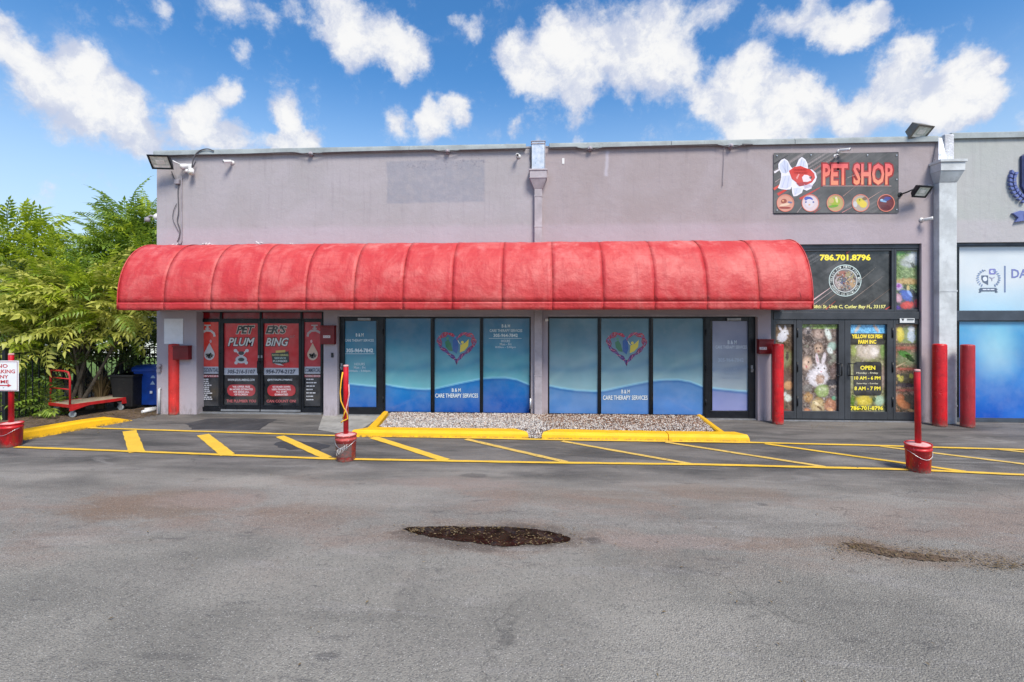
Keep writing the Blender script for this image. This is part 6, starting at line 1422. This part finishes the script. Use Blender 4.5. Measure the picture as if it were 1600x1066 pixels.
# ================================================================== TREES
def leaf_tris(v, f, tn, base, d, n, L, w_, tone, droop=.25):
    """one leaflet: folded blade of four triangles"""
    d = d.normalized(); s = d.cross(n).normalized(); k = len(v)
    mid = base+d*L*.45-n*L*.02; tip = base+d*L-n*L*droop
    v += [base, mid+s*w_*.5+n*w_*.18, mid, mid-s*w_*.5+n*w_*.18, tip]; f += [(k, k+1, k+2), (k, k+2, k+3), (k+1, k+4, k+2), (k+2, k+4, k+3)]; tn += [tone]*5
def frond_mesh(name, L, npairs, ll, lw, mat, seed, curve=.5, jag=.25):
    r = random.Random(seed); v = []; f = []; tn = []; ax = []
    for i in range(npairs*2+2):
        t = i/(npairs*2+1); ax.append(Vector((L*t, 0, L*(.25*t-curve*t*t))))
    for i in range(1, npairs+1):
        t = (i+.3)/(npairs+.6); p = Vector((L*t, 0, L*(.25*t-curve*t*t))); tan = Vector((1, 0, .25-2*curve*t)).normalized(); tone = r.random()
        sz = ll*(.55+.75*math.sin(math.pi*min(1, t*.9+.12)))
        for s in (-1, 1):
            d = (tan*.55+Vector((0, s, 0))*.9+Vector((0, 0, r.uniform(-.35, .05)))); n = Vector((r.uniform(-jag, jag), r.uniform(-jag, jag), 1)).normalized()
            leaf_tris(v, f, tn, p, d, n, sz*r.uniform(.8, 1.15), lw*r.uniform(.8, 1.2), min(1, max(0, tone+r.uniform(-.25, .25))), r.uniform(.1, .5))
    leaf_tris(v, f, tn, ax[-1], Vector((1, 0, .25-2*curve)), Vector((0, 0, 1)), ll, lw, .5)
    k = len(v); wdt = .006
    for i, p in enumerate(ax): v += [p+Vector((0, wdt, 0)), p+Vector((0, -wdt, 0)), p+Vector((0, 0, -wdt))]; tn += [.2]*3
    for i in range(len(ax)-1):
        for q_ in range(3): a = k+i*3+q_; b = k+i*3+(q_+1) % 3; f.append((a, b, b+3, a+3))
    me = mesh_of(v, f, name, [mat]); a_ = me.attributes.new('tone', 'FLOAT', 'POINT'); a_.data.foreach_set('value', tn); return me
FR = {}
for mt in ('leaf_green', 'leaf_lime', 'leaf_olive', 'leaf_dark'):
    FR[mt] = [frond_mesh('frond', .55, 7, .15, .060, mt, 1, .25), frond_mesh('frond', .66, 9, .14, .050, mt, 2, .4), frond_mesh('frond', .42, 5, .15, .066, mt, 3, .1), frond_mesh('frond', .6, 8, .16, .055, mt, 4, .6)]
FR['leaf_olive'] = [frond_mesh('frond', .60, 6, .20, .082, 'leaf_olive', 11, .45), frond_mesh('frond', .72, 8, .19, .072, 'leaf_olive', 12, .6), frond_mesh('frond', .5, 5, .19, .088, 'leaf_olive', 13, .3)]
FR['leaf_lime'].append(frond_mesh('frond', .6, 6, .20, .085, 'leaf_lime', 14, .3))
FINE = [frond_mesh('frond', 1.0, 15, .17, .040, 'leaf_green', 8, .35, .1), frond_mesh('frond', .9, 13, .15, .036, 'leaf_green', 9, .6, .1)]
def leaf_cloud(name, blobs, n, mat, seed, parent, size=(.07, .15)):
    r = np.random.default_rng(seed); w = np.array([b[3]*b[4]*b[5] for b in blobs]); w = w/w.sum(); ks = r.choice(len(blobs), n, p=w); B = np.array(blobs)[ks]
    d = r.normal(size=(n, 3)); d /= np.linalg.norm(d, axis=1)[:, None]; rad = r.random(n)**.38
    C = B[:, :3]+d*rad[:, None]*B[:, 3:6]; L = r.uniform(*size, n); W_ = L*r.uniform(.35, .5, n)
    a = r.normal(size=(n, 3)); a[:, 2] -= .5; a /= np.linalg.norm(a, axis=1)[:, None]; nn = np.cross(a, r.normal(size=(n, 3))); nn /= np.linalg.norm(nn, axis=1)[:, None]; s = np.cross(a, nn)
    P0 = C; P1 = C+a*(L*.45)[:, None]+s*(W_*.5)[:, None]+nn*(W_*.2)[:, None]; P2 = C+a*L[:, None]-nn*(L*.2)[:, None]; P3 = C+a*(L*.45)[:, None]-s*(W_*.5)[:, None]+nn*(W_*.2)[:, None]
    V = np.stack([P0, P1, P2, P3], 1).reshape(-1, 3); i = np.arange(n)*4; F = np.stack([np.stack([i, i+1, i+2], 1), np.stack([i, i+2, i+3], 1)], 1).reshape(-1, 3)
    me = bpy.data.meshes.new(name); me.vertices.add(len(V)); me.vertices.foreach_set('co', V.ravel()); me.loops.add(F.size); me.loops.foreach_set('vertex_index', F.ravel()); me.polygons.add(len(F)); me.polygons.foreach_set('loop_start', np.arange(len(F))*3); me.polygons.foreach_set('loop_total', np.full(len(F), 3)); me.update(calc_edges=True)
    t_ = me.attributes.new('tone', 'FLOAT', 'POINT'); cl = vnoise(C[:, 0]*1+50, C[:, 2]*1+50+C[:, 1], .5, seed, 3); t_.data.foreach_set('value', np.repeat(np.clip((cl-.5)*2.2+.5+r.uniform(-.15, .15, n), 0, 1), 4).astype(np.float32)); me.materials.append(MATS[mat])
    o = link(name, me, parent); o['kind'] = 'stuff'; return o
def tree(label, base, blobs, nfr, mats, ncloud, cloudmat, seed, trunk_r=.05, cat='tree', nm='tree', fine=0, csize=(.06, .13), out=.85):
    r = random.Random(seed); x, y = base; t = thing(nm, label, cat, (x, y, 0), 'trees behind the iron fence')
    m_ = MB()
    nst = max(2, len(blobs))
    for i, b in enumerate(blobs):
        c = Vector(b[:3]); s0 = Vector((x+r.uniform(-.12, .12), y+r.uniform(-.08, .08), 0)); md = s0.lerp(c, .5)+Vector((r.uniform(-.15, .15), r.uniform(-.1, .1), .15))
        pts = []
        for k in range(8): u = k/7; p = s0*(1-u)**2+md*2*u*(1-u)+c*u*u; pts.append(p+Vector((r.uniform(-.015, .015), r.uniform(-.015, .015), 0)))
        m_.tube(pts, [trunk_r*(1-.75*k/7) for k in range(8)], 7)
        for q_ in range(4):
            e = c+Vector((r.gauss(0, 1)*b[3], r.gauss(0, 1)*b[4], r.uniform(-.2, 1)*b[5]))*.6; p0 = pts[r.randint(4, 7)]; m_.tube([p0, p0.lerp(e, .5)+Vector((0, 0, .08)), e], [trunk_r*.3, trunk_r*.2, trunk_r*.08], 5)
    m_.build('trunk', 'bark', t)
    for i in range(nfr):
        b = r.choice(blobs) if len(blobs) < 2 else r.choices(blobs, [q_[3]*q_[5] for q_ in blobs])[0]
        while True:
            d = Vector((r.gauss(0, 1), r.gauss(-.35, .8), r.gauss(.45, .8)))
            if d.length > .1: break
        d.normalize(); p = Vector(b[:3])+Vector((d.x*b[3], d.y*b[4], d.z*b[5]))*r.uniform(out-.25, out)
        me = r.choice(FINE) if r.random() < fine else r.choice(FR[r.choice(mats)])
        o = bpy.data.objects.new('frond', me); COL.objects.link(o)
        yaw = math.atan2(d.y, d.x)+r.gauss(0, .5); pitch = -math.asin(max(-1, min(1, d.z)))*.8+r.gauss(-.15, .4)
        o.rotation_euler = (r.gauss(0, .35), pitch, yaw); o.location = p; s = r.uniform(.8, 1.2); o.scale = (s, s, s)
        o.parent = t; o.matrix_parent_inverse = wm(t).inverted()
    if ncloud: leaf_cloud('foliage', blobs, ncloud, cloudmat, seed, t, csize)
    return t
def at(px, py, Y): x, z = W(px, py, Y); return (x, Y, z)
def blob(px, py, Y, rx, ry, rz): return (*at(px, py, Y), rx, ry, rz)
def foot(px, Y): return (WX(px, Y), Y)
tree('tall lime green leafy tree at the left edge behind the no parking sign', foot(20, 1.0), [blob(20, 405, .9, .9, .7, .8), blob(-35, 420, 1.0, 1.0, .8, 1.0), blob(38, 362, 1.0, .34, .4, .42), blob(66, 385, 1.0, .35, .4, .3), blob(30, 465, .7, 1.0, .6, .55), blob(92, 425, .9, .6, .5, .42)], 295, ['leaf_lime', 'leaf_green', 'leaf_lime'], 6000, 'leaf_lime', 101, .05, out=1.0)
tree('bright green tree with arching fine fronds beside the left wall corner', foot(205, 2.2), [blob(205, 400, 1.9, .75, .6, .6), blob(228, 365, 2.0, .34, .5, .45), blob(172, 430, 1.7, .6, .5, .4), blob(235, 440, 1.7, .55, .5, .7), blob(208, 350, 2.1, .45, .35, .22)], 270, ['leaf_green', 'leaf_lime', 'leaf_green'], 6000, 'leaf_green', 102, .04, fine=.25, out=1.0)
tree('yellowish olive shrub tree in the middle of the fence line', foot(120, .3), [blob(110, 470, .2, 1.0, .5, .40), blob(55, 490, .1, .8, .5, .42), blob(165, 480, .3, .9, .5, .46), blob(140, 445, .5, .9, .5, .34), blob(200, 505, .4, .6, .45, .33), blob(110, 520, .1, .9, .4, .28), blob(30, 530, .0, .7, .4, .3)], 295, ['leaf_olive', 'leaf_olive', 'leaf_lime', 'leaf_green'], 5500, 'leaf_olive', 103, .05, out=1.0)
tree('dark dense tree behind the olive shrub and the bins', foot(165, 2.4), [blob(130, 500, 2.2, 1.9, .6, .62), blob(215, 500, 2.0, .9, .6, .8), blob(60, 490, 2.2, 1.5, .6, .8), blob(-20, 500, 2.0, 1.3, .6, .9), blob(150, 548, 1.6, 1.7, .4, .18), blob(60, 550, 1.2, 1.5, .4, .2), blob(-40, 560, 1.0, 1.2, .5, .4), blob(225, 560, 1.7, .6, .3, .4)], 120, ['leaf_dark', 'leaf_green'], 10500, 'leaf_dark', 104, .07, csize=(.07, .15))
# feathery tips between the two tall crowns
tree('grey green feathery fronds showing between the two tall crowns', foot(128, 3.2), [blob(128, 420, 3.0, .8, .4, .34), blob(115, 405, 3.1, .5, .3, .22)], 34, ['leaf_green'], 200, 'leaf_green', 105, .03, fine=1.0, csize=(.08, .12), out=1.0)
# arching thin fronds over the right hand crown
tree('thin branching twigs with small leaves arching highest beside the wall corner', foot(198, 2.6), [blob(182, 362, 2.4, .30, .3, .16), blob(205, 348, 2.4, .36, .3, .10), blob(228, 358, 2.4, .25, .3, .16)], 24, ['leaf_green'], 520, 'leaf_green', 107, .025, fine=.7, csize=(.06, .12), out=.9)
# low shrubs on the strip
tree('low leafy shrub growing against the fence left of the platform cart', foot(52, -.15), [blob(50, 625, -.15, .35, .2, .42), blob(78, 645, -.2, .3, .2, .2), blob(35, 590, -.1, .25, .2, .4)], 36, ['leaf_green', 'leaf_dark'], 1300, 'leaf_green', 106, .02, 'shrub', 'shrub', csize=(.06, .11))
tree('leafy vine hanging over the fence behind the red cart handle', foot(105, .25), [blob(100, 560, .15, .8, .12, .16), blob(60, 570, .1, .4, .12, .25), blob(150, 555, .5, .5, .12, .14), blob(200, 560, .9, .5, .12, .18)], 24, ['leaf_dark', 'leaf_olive', 'leaf_green'], 700, 'leaf_dark', 108, .02, 'vine', 'vine', csize=(.06, .12))
# dry palm-like tuft behind the cart
tf = thing('dry_palm_tuft', 'tuft of dry straw coloured blades behind the platform cart', 'plant', (*foot(158, .55), 0))
r = random.Random(77); v = []; f = []; tn = []; bx, by = foot(158, .55)
for i in range(150):
    a = r.random()*6.28; rr = r.uniform(.0, .12); sp = r.uniform(.05, .42); hh = r.uniform(.7, 1.25); p0 = Vector((bx+rr*math.cos(a), by+rr*math.sin(a), 0)); tone = r.random(); wd = r.uniform(.008, .018); s = Vector((-math.sin(a), math.cos(a), 0)); k = len(v)
    for j in range(6):
        u = j/5; p = p0+Vector((math.cos(a)*sp*u*u, math.sin(a)*sp*u*u, hh*(u-.28*u*u*u*r.uniform(.8, 1.4)))); w_ = wd*(1-u*.85); v += [p+s*w_, p-s*w_]; tn += [tone]*2
    for j in range(5): b_ = k+j*2; f.append((b_, b_+1, b_+3, b_+2))
me = mesh_of(v, f, 'blades', ['leaf_dry']); a_ = me.attributes.new('tone', 'FLOAT', 'POINT'); a_.data.foreach_set('value', tn); o = link('blades', me, tf); o['kind'] = 'stuff'
# thick bare trunks standing right behind the fence
for i, (px, Y, rd, lb) in enumerate(((123, .75, .11, 'thick dark bare trunk behind the red cart handle'), (33, .3, .09, 'dark ivy covered trunk right of the no parking sign'), (212, 1.9, .06, 'thin trunk behind the blue wheelie bin'))):
    t = thing('tree', lb, 'tree', (*foot(px, Y), 0)); m_ = MB(); x, y = foot(px, Y); m_.tube([(x+random.uniform(-.03, .03), y, k*.5) for k in range(7)], [rd*(1-.05*k) for k in range(7)], 10); m_.build('trunk', 'bark', t)
    leaf_cloud('foliage', [(x, y, 3.0, .6, .5, .5)], 500, 'leaf_dark', 200+i, t)
# ivy-like ground leaves
leaf_cloud('ground_cover', [blob(60, 652, -.35, .5, .2, .06), blob(20, 655, -.45, .5, .2, .08), blob(95, 648, -.1, .3, .15, .08)], 700, 'leaf_green', 301, None, (.04, .08))
